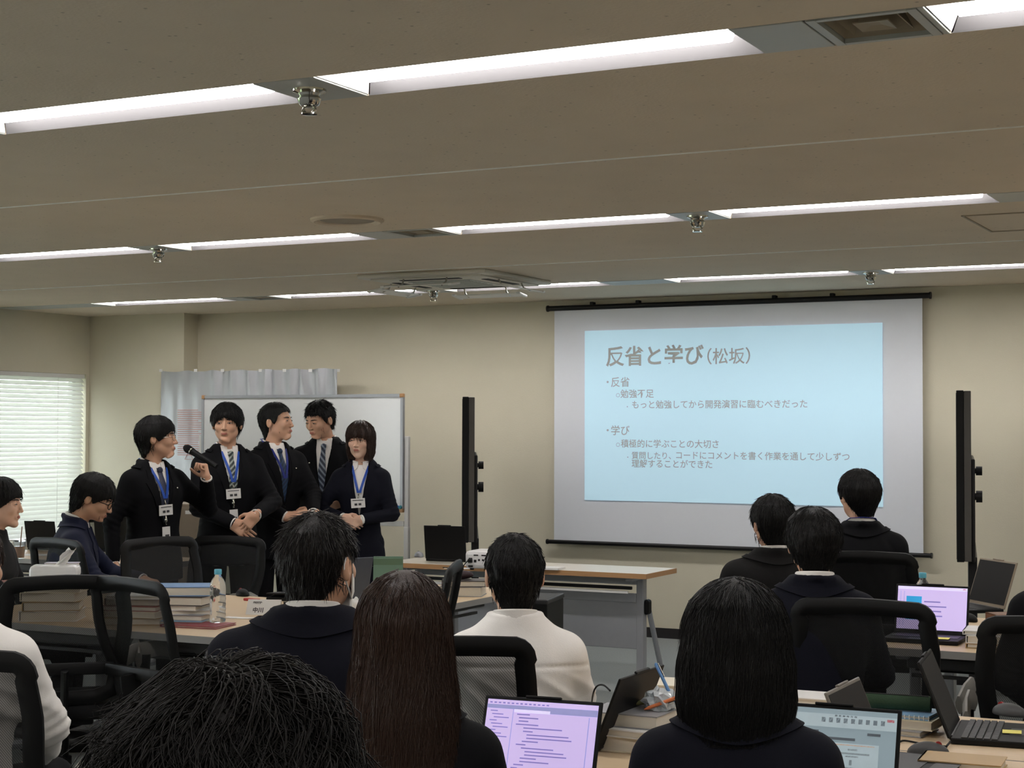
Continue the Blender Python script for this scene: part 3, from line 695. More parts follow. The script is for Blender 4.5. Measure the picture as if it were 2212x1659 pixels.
# ------------------------------------------------------------------ ceiling: boards, joint strips, light channels
CW = .295
rowY = [3.90, 7.11, 10.18, .70, -2.5]
XA, PER, FL = -2.651, 3.2, 1.245
def ceil(bm):
    e = YF
    for y in sorted(rowY):
        box(bm, ((XL+XR)/2, (e+y)/2, H+.06), (XR-XL, y-e, .12)); e = y+CW
    box(bm, ((XL+XR)/2, (e+YB)/2, H+.06), (XR-XL, YB-e, .12))
ceiling = struct(simple('ceiling', M_ceil, ceil))
struct(quad_box('trim_2', XL-.2, XR+.2, YF-.2, YB+.2, 2.80, 2.86, M_ceil))
tw = [0]
def joint(p0, p1, x0=XL, x1=XR, wd=.010):
    a, b = pz(*p0, H), pz(*p1, H); y = (a.y+b.y)/2; tw[0] += 1
    struct(quad_box('trim_%d' % (tw[0]+2), x0, x1, y-wd/2, y+wd/2, H-.004, H+.002, M_trimw))
joint((0, 445), (2212, 276), wd=.007); joint((1300, 562), (2000, 530), wd=.008)
# light fittings
def trough(bm, L):
    P = [(-CW/2, 0), (-CW/2+.004, .004), (-.07, .085), (.07, .085), (CW/2-.004, .004), (CW/2, 0), (CW/2, .10), (-CW/2, .10)]
    ins = [0, .006, .055, .055, .006, 0, 0, 0]
    A = [bm.verts.new((i_, y, z)) for (y, z), i_ in zip(P, ins)]; B = [bm.verts.new((L-i_, y, z)) for (y, z), i_ in zip(P, ins)]
    n = len(P)
    for i in range(n): bm.faces.new((A[i], A[(i+1) % n], B[(i+1) % n], B[i]))
def endc(bm, L, e):
    s = 1 if e == 0 else -1; x = 0 if e == 0 else L
    a = [bm.verts.new((x+s*i_, y, z)) for i_, y, z in ((.002, -CW/2+.006, .003), (.054, -.071, .083), (.054, .071, .083), (.002, CW/2-.006, .003))]
    b = [bm.verts.new((x, v.co.y, v.co.z+.002)) for v in a]
    bm.faces.new(a); bm.faces.new(b[::-1])
    for i in range(4): bm.faces.new((a[i], b[i], b[(i+1) % 4], a[(i+1) % 4]))
def bar(bm, L):
    P = [(-.046, .084), (-.046, .030), (-.034, .014), (-.012, .006), (.012, .006), (.034, .014), (.046, .030), (.046, .084)]
    A = [bm.verts.new((.05, y, z)) for y, z in P]; B = [bm.verts.new((L-.05, y, z)) for y, z in P]
    for i in range(len(P)-1): bm.faces.new((A[i], A[i+1], B[i+1], B[i]))
    bm.faces.new(A); bm.faces.new(B)
proto = None
rown = ['nearest ceiling row', 'middle ceiling row', 'farthest ceiling row']
ordn = ['first', 'second', 'third', 'fourth', 'fifth', 'sixth', 'seventh', 'eighth']
def fitting(x, yc, label, group=None):
    global proto
    if proto is None:
        proto = thing('ceiling_light', label, 'light', (x, yc, H), 0, group)
        simple('reflector', M_refl, lambda bm: trough(bm, FL), proto); [simple('end_cap', M_white, lambda bm: endc(bm, FL, e_), proto) for e_ in (0, 1)]; simple('lamp_tube', M_tube, lambda bm: bar(bm, FL), proto); o = proto
    else:
        o = tree_copy(proto); o.location = (x, yc, H); o['label'] = label
        if 'group' in o: del o['group']
        if group: o['group'] = group
    return o
def plate(x0, x1, y, m=None): return bx('cover_plate', m or M_plate, ((x0+x1)/2, y+CW/2, H+.004), (x1-x0-.004, CW-.006, .012), ceiling, .002)
def vent(x0, x1, y, label):
    t = thing('air_vent', label, 'vent', ((x0+x1)/2, y+CW/2, H)); w_, d_ = x1-x0, CW-.01
    def fr(bm):
        for s in (1, -1): box(bm, (s*(w_/2-.012), 0, .004), (.024, d_, .014)); box(bm, (0, s*(d_/2-.01), .004), (w_-.05, .02, .014))
    simple('vent_frame', M_plate, fr, t); bx('vent_box', M_dark, (0, 0, .10), (w_-.03, d_-.03, .01), t)
    for q in range(3):
        def ring(bm):
            a0, b0 = (w_/2-.026)*(1-q*.30), (d_/2-.022)*(1-q*.30); a1, b1 = a0*.74, b0*.74; z0, z1 = .006-.002*q+.004, .060-.008*q
            if q == 2: a1, b1 = a0*.3, b0*.3; z1 = .012
            v = [bm.verts.new((sx*a, sy*b, z)) for a, b, z in ((a0, b0, z0), (a1, b1, z1)) for sx, sy in ((1, 1), (-1, 1), (-1, -1), (1, -1))]
            for i in range(4): bm.faces.new((v[i], v[(i+1) % 4], v[4+(i+1) % 4], v[4+i]))
            if q == 2: bm.faces.new(v[4:])
        o = simple('louver', M_vent, ring, t); sol = o.modifiers.new('thick', 'SOLIDIFY'); sol.thickness = .003
    return t
def sprinkler(x, y, label):
    t = thing('sprinkler_head', label, 'sprinkler', (x, y, H-.002))
    simple('escutcheon', M_chrome, lambda bm: lathe(bm, [(.052, .004), (.050, -.006), (.034, -.012), (.030, -.02), (.0, -.02)][:4]+[(.001, -.021)], 24), t, True, 40)
    simple('sprinkler_body', M_chrome, lambda bm: lathe(bm, [(.030, -.018), (.036, -.028), (.030, -.045), (.020, -.052), (.001, -.052)], 20), t, True, 40)
    def fm(bm):
        for s in (1, -1): tube(bm, [(s*.016, 0, -.048), (s*.022, 0, -.060), (s*.008, 0, -.072)], .005, 8)
        lathe(bm, [(.001, -.066), (.024, -.070), (.024, -.074), (.001, -.076)], 20)
    simple('deflector', M_chrome, fm, t, True, 40)
for r, y in enumerate(rowY):
    yc = y+CW/2; xs = []
    for k in range(-4, 3):
        xs.append(XA+PER*k); xs.append(XA+PER*k+FL+.493)
    xs = [x for x in xs if XL+.05 < x and x+FL < XR]
    if r == 2: xs = [x for x in xs if x > -9.4]
    if r < 2: xs = [x for x in xs if x > (-4.4 if r == 0 else -7.9)]
    if r < 2: plate(XL, xs[0], y)
    e0 = xs[0] if r < 2 else XL
    vis = 0; e = e0
    for x in xs:
        if x-e > .02:                                                   # what fills the gap to the left of this fitting
            isv = abs(((x-XA)/PER) % 1-.5434) < .08
            if isv and abs(x-{0: -.912, 1: -4.112, 2: -7.312}.get(r, 99)) < .1:
                plate(e, e+.195, y); vent(e+.20, x-.02, y, 'square louvred air vent in the %s' % rown[r]); plate(x-.02, x, y)
            else:
                plate(e, x, y)
                if x-e < .3 and r < 3:
                    sprinkler((e+x)/2, yc-.01, 'chrome sprinkler in the %s, %s' % (rown[r], {-3: 'at the far left end', -2: 'left of the photo middle', -1: 'left of the photo middle', 0: 'in the gap left of the ' + ('long middle fitting' if r == 0 else 'right-hand fitting'), 1: 'near the right edge'}[int(round((x-XA)/PER))]))
        seen = r < 3
        fitting(x, yc, ('recessed linear light, %s from the left in the %s' % (ordn[min(vis, 7)], rown[r])) if seen and 0 <= vis else 'x',
                None) if seen else fitting(x, yc, 'recessed linear ceiling light above the audience behind the camera', 'ceiling lights behind the camera')
        vis += 1; e = x+FL
    plate(e, XR, y)
# round ceiling speaker
c = pz(750, 474, H)
t = thing('ceiling_speaker', 'round flush ceiling speaker beside the middle row of lights', 'speaker', (c.x, c.y, H))
simple('speaker_ring', M_ceil, lambda bm: lathe(bm, [(.001, .0), (.14, .0), (.145, -.010), (.16, -.016), (.175, -.010), (.178, 0)][::-1], 40), t, True, 40)
simple('speaker_grille', M_vent, lambda bm: lathe(bm, [(.13, .001), (.13, -.006), (.001, -.008)], 32), t, True, 40)
# ceiling hatch outline at the right
a, b, c2 = pz(2065, 466, H), pz(2140, 500, H), pz(2212, 498, H)
def hatch(bm):
    x0, x1, y0, y1 = b.x, b.x+.62, b.y-.02-.62+.62, b.y+.6
    y0, y1 = a.y, b.y
    for (p, q, s, t_) in ((x0, x1, y0, y0+.01), (x0, x1, y1-.01, y1), (x0, x0+.01, y0, y1), (x1-.01, x1, y0, y1)): box(bm, ((p+q)/2, (s+t_)/2, H-.002), (q-p, t_-s, .006))
tag(simple('ceiling_hatch', M_vent, hatch), 'thin square frame of an access hatch in the ceiling at right', 'hatch')
# cassette air conditioner with hanging wind deflectors
cc_ = pz(985, 600, H)
ac = thing('ceiling_air_conditioner', 'four-way ceiling cassette air conditioner with white wind deflectors', 'air conditioner', (cc_.x, cc_.y, H))
M_ac = mat('off_white_panel', (206, 200, 186), .45, var=.02)
def acp(bm):
    a = .475
    v = [bm.verts.new((sx*r_, sy*r_, z)) for r_, z in ((a, .0), (a, -.018), (a-.05, -.040), (.0, -.044)) for sx, sy in ((1, 1), (-1, 1), (-1, -1), (1, -1))]
    for q in range(3):
        for i in range(4): 
            try: bm.faces.new((v[q*4+i], v[q*4+(i+1) % 4], v[q*4+4+(i+1) % 4], v[q*4+4+i]))
            except ValueError: pass
def acp2(bm): box(bm, (0, 0, -.014), (.95, .95, .028), None, .010); box(bm, (0, 0, -.032), (.82, .82, .012), None, .004)
simple('cassette_panel', M_ac, acp2, ac)
def grl(bm):
    box(bm, (0, 0, -.040), (.46, .46, .006), None, .002)
    for k in range(9): box(bm, (0, -.2+k*.05, -.0445), (.42, .010, .004))
simple('intake_grille', M_plate, grl, ac)
for i in range(4):
    q = Matrix.Rotation(R_(90*i), 3, 'Z')
    bx('air_slot', M_dark, q @ Vector((0, .335, -.039)), (.44, .05, .004) if i % 2 == 0 else (.05, .44, .004), ac)
    def wing(bm):
        G0 = q.to_4x4() @ Matrix.Translation((0, .47, -.085)) @ Matrix.Rotation(R_(-8), 4, 'X')
        box(bm, (0, 0, 0), (.50, .10, .007), G0, .003)
        for s in (1, -1): box(bm, (0, 0, 0), (.03, .12, .016), G0 @ Matrix.Translation((s*.25, 0, 0)), .006)
    o = simple('wind_deflector', M_white, wing, ac)
    def arms_(bm):
        tube(bm, [q @ Vector((s*.16, .40, -.03)), q @ Vector((s*.16, .42, -.07)), q @ Vector((s*.16, .47, -.09))], .006, 8)
    for s in (1, -1): simple('deflector_arm', M_chrome, arms_, ac, True)
# ------------------------------------------------------------------ projection screen
YS = YB-.06
tl, tr, bl_, br = py(1197, 670, YS), py(1991, 642, YS), py(1197, 1166, YS), py(1996, 1197, YS)
x0, x1 = (tl.x+bl_.x)/2, (tr.x+br.x)/2; zt, zbm = (tl.z+tr.z)/2, (bl_.z+br.z)/2
ps = thing('projection_screen', 'white roll-down projection screen with black bars on the back wall', 'screen', ((x0+x1)/2, YS, zbm))
hw = (x1-x0)/2; hh = zt-zbm
sheet('screen_fabric', [[(x, .002*math.sin(x*3), z) for z in np.linspace(0, hh, 6)] for x in np.linspace(-hw, hw, 12)], .003, M_fabricS, ps, nrm=(0, -1, 0))
def bar_(zz, r_, e):
    def f(bm):
        cyl(bm, (-hw-e, 0, zz), (hw+e, 0, zz), r_, n=14)
        for s in (1, -1): cyl(bm, (s*(hw+e), 0, zz), (s*(hw+e+.012), 0, zz), r_*1.25, n=14)
    return f
simple('top_bar', M_blackm, bar_(hh+.012, .020, .05), ps, True, 40); simple('bottom_bar', M_blackm, bar_(-.012, .016, .05), ps, True, 40)
for x in (-hw+.32, -hw+.70, .35, .78): bx('hanging_bracket', M_blackm, (x, .015, hh+.04), (.03, .05, .025), ps, .004)
tlS, trS, blS, brS = py(1264, 716, YS), py(1908, 696, YS), py(1264, 1079, YS), py(1907, 1096, YS)
sx0, sx1, sz0, sz1 = (tlS.x+blS.x)/2-ps.location.x, (trS.x+brS.x)/2-ps.location.x, (blS.z+brS.z)/2-zbm, (tlS.z+trS.z)/2-zbm
sl = bx('projected_slide', M_slide, ((sx0+sx1)/2, -.0075, (sz0+sz1)/2), (sx1-sx0, .001, sz1-sz0), ps)
sl['label'] = 'pale blue projected slide with grey Japanese text'
def stext(s, px, py_, size, bold=0.):
    p = py(px, py_, YS-.009); o = text('slide_text', s, size, M_slidetext, sl, bold)
    o.matrix_local = sl.matrix_local.inverted() @ Matrix.Translation((p.x-ps.location.x, -.0088, p.z-zbm)) @ UPR.to_4x4(); return o
def wpx(px, py_, n): return (py(px+n, py_, YS)-py(px, py_, YS)).length
K = wpx(1400, 900, 100)/100
for s, px, y_, wp, n_, b_ in (('反省と学び', 1308, 787, 211, 5, .003), ('（松坂）', 1504, 784, 92, 4, .001), ('・', 1302, 834, 22, 1, .002), ('反省', 1319, 834, 40, 2, .001), ('○', 1330, 858, 11, 1, .0), ('勉強不足', 1340, 858, 72, 4, .001),
        ('▪', 1353, 881, 8, 1, 0), ('もっと勉強してから開発演習に臨むべきだった', 1364, 881, 378, 21, .001), ('・', 1302, 938, 22, 1, .002), ('学び', 1319, 938, 40, 2, .001), ('○', 1330, 965, 11, 1, 0), ('積極的に学ぶことの大切さ', 1341, 965, 211, 12, .001),
        ('▪', 1354, 990, 8, 1, 0), ('質問したり、', 1364, 990, 85, 6, .001), ('コードにコメントを書く作業を通して少しずつ', 1458, 990, 374, 21, .001), ('理解することができた', 1364, 1008, 174, 10, .001)):
    q = K*(1+.10*(px+wp/2-1400)/1000*0); o = stext(s, px, y_, 1., .022 if b_ == .003 else .010 if s not in '・○▪' else 0)
    xs = [v.co.x for v in o.data.vertices]
    if xs and s not in '・○▪':
        sc_ = wp*(py(px+wp, y_, YS).x-py(px, y_, YS).x)/wp/(max(xs)-min(xs))
    else: sc_ = wp*K
    for v in o.data.vertices: v.co *= sc_
# ------------------------------------------------------------------ furniture builders
def table(label, c, rz, w_, d_, kind, group=None):
    """kind 'desk': beech top with grey edge; 'front': cream top with tan edge and grey panel"""
    t = thing('folding_table', label, 'table', (c[0], c[1], 0), rz, group)
    tm, em = (M_wood, M_greyedge) if kind == 'desk' else (M_wtop, M_woodedge)
    bx('table_top', tm, (0, 0, .7095), (w_-.006, d_-.006, .021), t)
    def eb(bm):
        for s in (1, -1): box(bm, (0, s*(d_/2-.0015), .705), (w_, .004, .029)); box(bm, (s*(w_/2-.0015), 0, .705), (.004, d_, .029))
    simple('edge_band', em, eb, t)
    bx('rail', M_graym if kind == 'front' else M_greyp, (0, .0 if kind == 'front' else -.18, .655), (w_-.28, .05, .045), t, .006)
    bx('shelf_rail', M_blackm, (0, -.10, .62), (w_-.30, .02, .02), t, .004)
    bx('shelf_rail', M_white if kind == 'front' else M_greyp, (0, -.16, .60), (w_-.30, .012, .014), t)
    if kind == 'front':
        bx('modesty_panel', M_graym, (0, -.02, .40), (w_-.30, .014, .30), t, .004)
        bx('modesty_rail', M_graym, (0, -.03, .555), (w_-.30, .022, .055), t, .004)
    for s in (1, -1):
        def leg(bm):
            box(bm, (s*(w_/2-.13), 0, .39), (.045, .06, .60), None, .006); box(bm, (s*(w_/2-.13), 0, .685), (.05, d_*.8, .03), None, .004)
            tube(bm, [(s*(w_/2-.13), -d_*.42, .075), (s*(w_/2-.13), -.02, .10), (s*(w_/2-.13), .02, .10), (s*(w_/2-.13), d_*.42, .075)], .02, sec=(.04, .03))
        lg = simple('leg', M_graym, leg, t)
        if kind == 'front':
            simple('fold_joint', M_blackp, lambda bm: (box(bm, (s*(w_/2-.10), .02, .50), (.035, .07, .09), None, .015)), lg)
            simple('fold_strut', M_graym, lambda bm: cyl(bm, (s*(w_/2-.10), .03, .50), (s*(w_/2-.10), .24, .10), .016, n=12), lg)
        for q in (1, -1):
            def cas(bm):
                cyl(bm, (s*(w_/2-.13)-.018, q*d_*.40, .03), (s*(w_/2-.13)+.018, q*d_*.40, .03), .03, n=16); box(bm, (s*(w_/2-.13), q*d_*.40, .062), (.03, .04, .03), None, .006)
            simple('caster', M_blackp, cas, t)
    return t
CH = None
def chair(label, loc, rz, seat=.47, top=.97, group=None):
    global CH
    if CH is None:
        t = thing('office_chair', 'x', 'chair')
        bm = bmesh.new(); box(bm, (0, .02, .435), (.49, .48, .07), None, .03); bm_obj('seat', bm, M_tshirt, t, True, 50)
        bm = bmesh.new(); box(bm, (0, 0, .385), (.24, .26, .035), None, .01); cyl(bm, (0, 0, .13), (0, 0, .37), .028, n=16); cyl(bm, (0, 0, .10), (0, 0, .22), .04, n=16); bm_obj('gas_column', bm, M_blackp, t, True, 40)
        yb = lambda z: -.215-.055*math.sin((z-.5)/.48*math.pi*.55)-.05*((z-.5)/.48)**2*.9+.02*math.exp(-((z-.6)/.08)**2)
        wz = lambda z: np.interp(z, [.50, .62, .80, .90, .97], [.175, .212, .232, .222, .205])
        path = []
        for z in np.linspace(.52, .915, 9): path.append((float(wz(z)), yb(z), z))
        for a in np.linspace(.2, 1.35, 5): path.append((.182+.043*math.cos(a), yb(.92+.045*math.sin(a)), .92+.046*math.sin(a)))
        path.append((.08, yb(.97), .970)); pl = path+[(0, yb(.972), .972)]+[(-x, y, z) for x, y, z in path[::-1]]
        path2 = pl+[(-.12, yb(.5), .497), (0, yb(.5), .492), (.12, yb(.5), .497)]
        bm = bmesh.new(); tube(bm, path2, .02, closed=True, sec=(.058, .034)); bm_obj('back_frame', bm, M_blackp, t, True, 40)
        G = [[(float(x*wz(z)*(1 if z < .9 else np.interp(z, [.9, .965], [1, .93]))*.985), yb(z)+.012*(1-x*x), z) for x in np.linspace(-1, 1, 9)] for z in np.linspace(.505, .965, 14)]
        n = 9; V = [p for r_ in G for p in r_]; o = mesh_obj('back_mesh', V, [(i*n+j, i*n+j+1, i*n+n+j+1, i*n+n+j) for i in range(13) for j in range(8)], M_net, t, True)
        bm = bmesh.new(); tube(bm, [(0, -.08, .385), (0, -.22, .40), (0, -.285, .50), (0, -.30, .62)], .02, sec=(.09, .03)); box(bm, (0, -.275, .62), (.38, .02, .05), None, .008); bm_obj('back_support', bm, M_blackp, t, True, 40)
        for s in (1, -1):
            bm = bmesh.new(); tube(bm, [(s*.20, 0, .40), (s*.28, -.01, .42), (s*.295, -.02, .50), (s*.295, -.01, .64)], .02, sec=(.03, .05)); a = bm_obj('armrest', bm, M_blackp, t, True, 40)
            bm = bmesh.new(); tube(bm, [(s*.295, -.14, .625), (s*.30, -.06, .655), (s*.30, .06, .662), (s*.29, .15, .645)], .02, sec=(.07, .026)); bm_obj('arm_pad', bm, M_pad, a, True, 40)
        for k in range(5):
            an = k*1.2566+.3; d = Vector((math.sin(an), math.cos(an), 0))
            bm = bmesh.new(); tube(bm, [d*.03+Vector((0, 0, .12)), d*.18+Vector((0, 0, .10)), d*.31+Vector((0, 0, .075))], .02, sec=(.045, .03)); lg = bm_obj('base_leg', bm, M_blackp, t, True, 40)
            bm = bmesh.new(); q = d.cross(Vector((0, 0, 1))); cyl(bm, d*.30+q*.022+Vector((0, 0, .028)), d*.30-q*.022+Vector((0, 0, .028)), .028, n=14); bm_obj('caster', bm, M_blackp, lg, True, 40)
        CH = t; o = t
    else: o = tree_copy(CH)
    o.location = (loc[0], loc[1], 0); o.rotation_euler = (0, 0, R_(rz)); o.scale = (1, 1, top/.985); o['label'] = label
    return o
def chair_at(label, px, D, rz, top=.97):
    b = pd(px, 1200, D); f = Vector((-math.sin(R_(rz)), math.cos(R_(rz)), 0)); return chair(label, b+f*.28, rz, top=top)
def laptop(label, hinge, rz, ang, w_=.325, d_=.225, screen=None, body=M_blackp, lidm=None, keys=False, group=None):
    t = thing('laptop', label, 'laptop', hinge, rz, group)
    bx('base', body, (0, -d_/2, .009), (w_, d_, .016), t, .003)
    if keys:
        km = None
        for r in range(5):
            for c_ in range(13):
                if km is None: km = bx('key', M_greyp, (0, 0, 0), (.019, .016, .004), t, .001); km.location = (-.135, -.035, .019); me = km.data
                else: k_ = put(bpy.data.objects.new('key', me), t); k_.location = (-.135+c_*.0225, -.035-r*.0195, .019)
    else: bx('keyboard', M_blackm, (0, -.075, .0175), (w_*.88, .10, .002), t)
    bx('trackpad', M_greyp, (0, -.175, .0175), (.10, .06, .0015), t)
    Ml = Matrix.Translation((0, 0, .016)) @ Matrix.Rotation(R_(ang-90), 4, 'X').inverted()
    ld = bx('lid', lidm or body, (0, .004, d_/2), (w_, .007, d_), t, .003); ld.matrix_local = Ml
    simple('hinge', M_blackm, lambda bm: cyl(bm, (-w_*.4, 0, .012), (w_*.4, 0, .012), .007, n=10), t, True, 40)
    cb = bx('camera_bump', lidm or body, (0, .003, d_+.002), (.09, .009, .006), t, .002); cb.matrix_local = Ml
    sc = None
    if screen:
        sc = bx('screen', screen, (0, -.0004, d_/2+.004), (w_-.018, .001, d_-.026), t); sc.matrix_local = Ml
    else:
        sc = bx('screen', M_dark, (0, -.0004, d_/2+.004), (w_-.018, .001, d_-.026), t); sc.matrix_local = Ml
    return t, sc
def ink(sc, m, x, z, w_, h_, nm='screen_content'):
    return bx(nm, m, (x+w_/2, -.0014, z-h_/2+.104), (w_, .0006, h_), sc)
def book(label, loc, size, rz, cover, group=None, tilt=None, name='book'):
    w_, d_, h_ = size; t = thing(name, label, 'book', loc, rz, group)
    bx('pages', M_pages, (.002, 0, h_/2), (w_-.012, d_-.008, h_-.006), t)
    def cv(bm):
        box(bm, (0, 0, h_-.0015), (w_, d_, .003)); box(bm, (0, 0, .0015), (w_, d_, .003)); box(bm, (-w_/2+.002, 0, h_/2), (.004, d_, h_))
    simple('cover', cover, cv, t)
    return t
def stack(base, z, items, rz, tagp):
    """books from the bottom up: (w, d, h, cover, label)"""
    for i, (w_, d_, h_, cv, lb) in enumerate(items):
        book(lb, (base[0]+random.uniform(-.018, .018), base[1]+random.uniform(-.015, .015), z), (w_, d_, h_), rz+random.uniform(-11, 11), cv, tagp); z += h_+.0005
    return z
def sheetpaper(label, c, size, rz, m, z=.7205, cat='paper', name='paper_sheet', thick=.0015, curl=.004):
    G = [[(x, y, thick+curl*abs(x/size[0]*2)**3*(1 if x > 0 else .3)) for y in np.linspace(-size[1]/2, size[1]/2, 4)] for x in np.linspace(-size[0]/2, size[0]/2, 9)]
    o = sheet(name, G, thick, m, None, nrm=(0, 0, 1)); o.location = (c[0], c[1], z); o.rotation_euler = (0, 0, R_(rz)); return tag(o, label, cat)
def mouse(label, c, rz, m, z=.7205, red=False):
    t = thing('computer_mouse', label, 'mouse', (c[0], c[1], z), rz)
    def f(bm):
        ball(bm, (0, 0, .006), (.031, .054, .030), 20)
        for v in bm.verts: v.co.z = max(v.co.z, 0); v.co.x *= 1-.15*abs(v.co.y)/.054
    simple('mouse_body', m, f, t, True); simple('scroll_wheel', mat('red_wheel', (150, 30, 30), .4) if red else M_blackp, lambda bm: cyl(bm, (-.004, .026, .028), (.004, .026, .028), .009, n=12), t, True, 40)
    return t
def cable(label, pts, r=.003, m=None):
    P = [Vector(p) for p in pts]; Q = []
    for i in range(len(P)-1):
        a, b, c_, d_ = P[max(i-1, 0)], P[i], P[i+1], P[min(i+2, len(P)-1)]
        for t in np.linspace(0, 1, 7)[:-1]: Q.append(.5*((2*b)+(c_-a)*t+(2*a-5*b+4*c_-d_)*t*t+(3*b-a-3*c_+d_)*t**3))
    Q.append(P[-1]); return tag(simple('cable', m or M_blackp, lambda bm: tube(bm, Q, r, 8), None, True), label, 'cable')
def bottle(label, c, z=.7205, water=True, h=.215, r=.033):
    t = thing('water_bottle', label, 'bottle', (c[0], c[1], z))
    prof = [(.020, .004), (r*.92, 0), (r, .010)]+[(r*(1-.05*math.sin(i*1.57)**2), .012+.011*i) for i in range(1, 11)]+[(r, h-.075), (r*.92, h-.055), (r*.7, h-.038), (.014, h-.024), (.0135, h-.012)]
    simple('bottle_body', M_pet, lambda bm: lathe(bm, prof, 28), t, True, 60)
    simple('bottle_cap', M_cyan, lambda bm: lathe(bm, [(.0155, h-.018), (.016, h-.016), (.016, h+.002), (.0145, h+.004), (.001, h+.0045)], 24), t, True, 40)
    if not water: simple('bottle_label', mat('dark_label', (52, 24, 28), .5), lambda bm: lathe(bm, [(r+.0006, .09), (r+.0006, .135)], 28), t, True, 40)
    return t
# ------------------------------------------------------------------ tables
TZ = .7205
table('left front desk, beech top with grey edge, behind two empty mesh chairs', (-4.80, 5.67), 0, 1.8, .60, 'desk')
table('left desk in the second row, beech top, behind the book stacks and water bottle', (-4.80, 6.376), 0, 1.8, .80, 'desk')
table('beech desk set crosswise beyond the left desks', (-4.30, 7.28), 90, 1.0, .80, 'desk')
table('grey-edged desk by the window, behind the man in the blue suit', (-7.55, 8.33), 0, 1.8, .60, 'desk')
table('cream-topped folding table with tan edge below the projection screen', (-4.615, 9.16), 0, 1.8, .48, 'front')
table('near beech desk under the two lit laptops', (-1.07, 4.03), 0, 1.8, .60, 'desk')
table('beech desk behind the short-haired woman, with the side-on laptop', (-1.07, 4.635), 0, 1.8, .60, 'desk')
table('beech desk at right under the small lilac-screen laptop', (-.83, 6.66), 0, 1.8, .60, 'desk')
table('beech desk at far right, second row, behind the small lilac-screen laptop', (-.83, 7.265), 0, 1.8, .60, 'desk')
# ------------------------------------------------------------------ things behind the speakers
wbt = thing('whiteboard', 'mobile whiteboard with silver frame standing behind the five speakers', 'whiteboard')
a, b = py(438, 853, 10.7), py(871, 1106, 10.7); wbt.location = ((a.x+b.x)/2, 10.7, 0); hw_ = (b.x-a.x)/2; zc0, zc1 = b.z, py(650, 853, 10.7).z
bx('writing_surface', mat('glossy_white_board', (212, 212, 210), .18, var=.01), (0, 0, (zc0+zc1)/2), (2*hw_-.03, .016, zc1-zc0-.03), wbt)
def wf(bm):
    for s in (1, -1): box(bm, (s*(hw_-.01), 0, (zc0+zc1)/2), (.022, .028, zc1-zc0-.04))
    box(bm, (0, 0, zc1-.01), (2*hw_-.04, .028, .022)); box(bm, (0, 0, zc0+.01), (2*hw_-.04, .028, .022))
simple('board_frame', M_graym, wf, wbt)
for sx in (1, -1):
    for z_ in (zc0+.012, zc1-.012): bx('corner_cap', M_woodedge, (sx*(hw_-.014), 0, z_), (.032, .034, .032), wbt, .006)
bx('pen_tray', M_graym, (0, -.05, zc0-.015), (2*hw_-.1, .09, .015), wbt, .004)
for sx in (1, -1):
    def st(bm): box(bm, (sx*(hw_+.022), .02, (zc0-.1+zc1-.42)/2+.0), (.035, .03, zc1-.42-zc0+.3), None, .004); box(bm, (sx*(hw_+.022), .02, .45), (.04, .035, .75), None, .004); box(bm, (sx*(hw_+.022), .02, .06), (.05, .55, .04), None, .006)
    simple('stand_leg', M_white, st, wbt)
bx('stand_crossbar', M_white, (0, .02, zc0-.09), (2*hw_, .03, .04), wbt, .004)
for px, m, nm in ((857, mat('blue_magnet', (24, 60, 140), .4), 'dark blue'), (864, mat('teal_magnet', (30, 120, 130), .4), 'teal')):
    p = py(px, 1096, 10.68)
    tag(simple('board_magnet', m, lambda bm: (cyl(bm, (0, 0, 0), (0, -.014, 0), .016, .013, 18)), None, True, 40), 'small %s round magnet at the lower right of the whiteboard' % nm, 'magnet').location = (p.x, 10.69, p.z)
# silver sheet hung across the pillar
pa, pb = py(345, 797, 11.30), py(728, 801, 11.30)
nx_ = 90; G = []
for i in range(nx_):
    u = i/(nx_-1); x = pa.x+(pb.x-pa.x)*u; col_ = []
    for j in range(14):
        v = j/13; amp = (.026*math.sin(u*74+1.8*math.sin(u*9)-v*5)+.012*math.sin(u*131+v*6))*(.35 if u < .28 else 1)*math.exp(-v*2.2)
        col_.append((x+.010*math.sin(u*30)*v, 11.325+amp*.8-.004, 2.065+.010*abs(math.sin(u*21))*0-.012*abs(math.sin(u*20.5))-1.5*v))
    G.append(col_)
M_silver = mat('silver_vinyl_sheet', (186, 188, 192), .34, .55, var=.06, scale=5, stretch=(5, 1, .6))
bn = thing('hanging_sheet', 'crinkled silver-grey sheet taped to the pillar and wall behind the whiteboard', 'sheet', (0, 0, 0))
sheet('vinyl_sheet', G, .001, M_silver, bn, nrm=(0, -1, 0))
M_redp = mat('faded_red_print', (190, 140, 132), .7)
for k in range(22):
    p = py(384, 886+k*4.6, 11.315); bx('red_print', M_redp, (p.x+.14+(.0 if k % 5 else -.03), 11.312, p.z), (.28-(.06 if k % 5 == 0 else 0), .0012, .006), bn)
p = py(408, 986, 11.312)
def tri(bm):
    P = [p+Vector((math.sin(t)*.05, 0, math.cos(t)*.05)) for t in (0, 2.094, 4.189)]; tube(bm, P, .003, closed=True, n=6)
simple('red_triangle_mark', M_redp, tri, bn)
for px in (345, 420, 478, 560, 612, 668, 728): p = py(px, 800, 11.30); bx('tape_strip', M_paper, (p.x, 11.315, p.z+.000), (.034, .002, .024), bn)
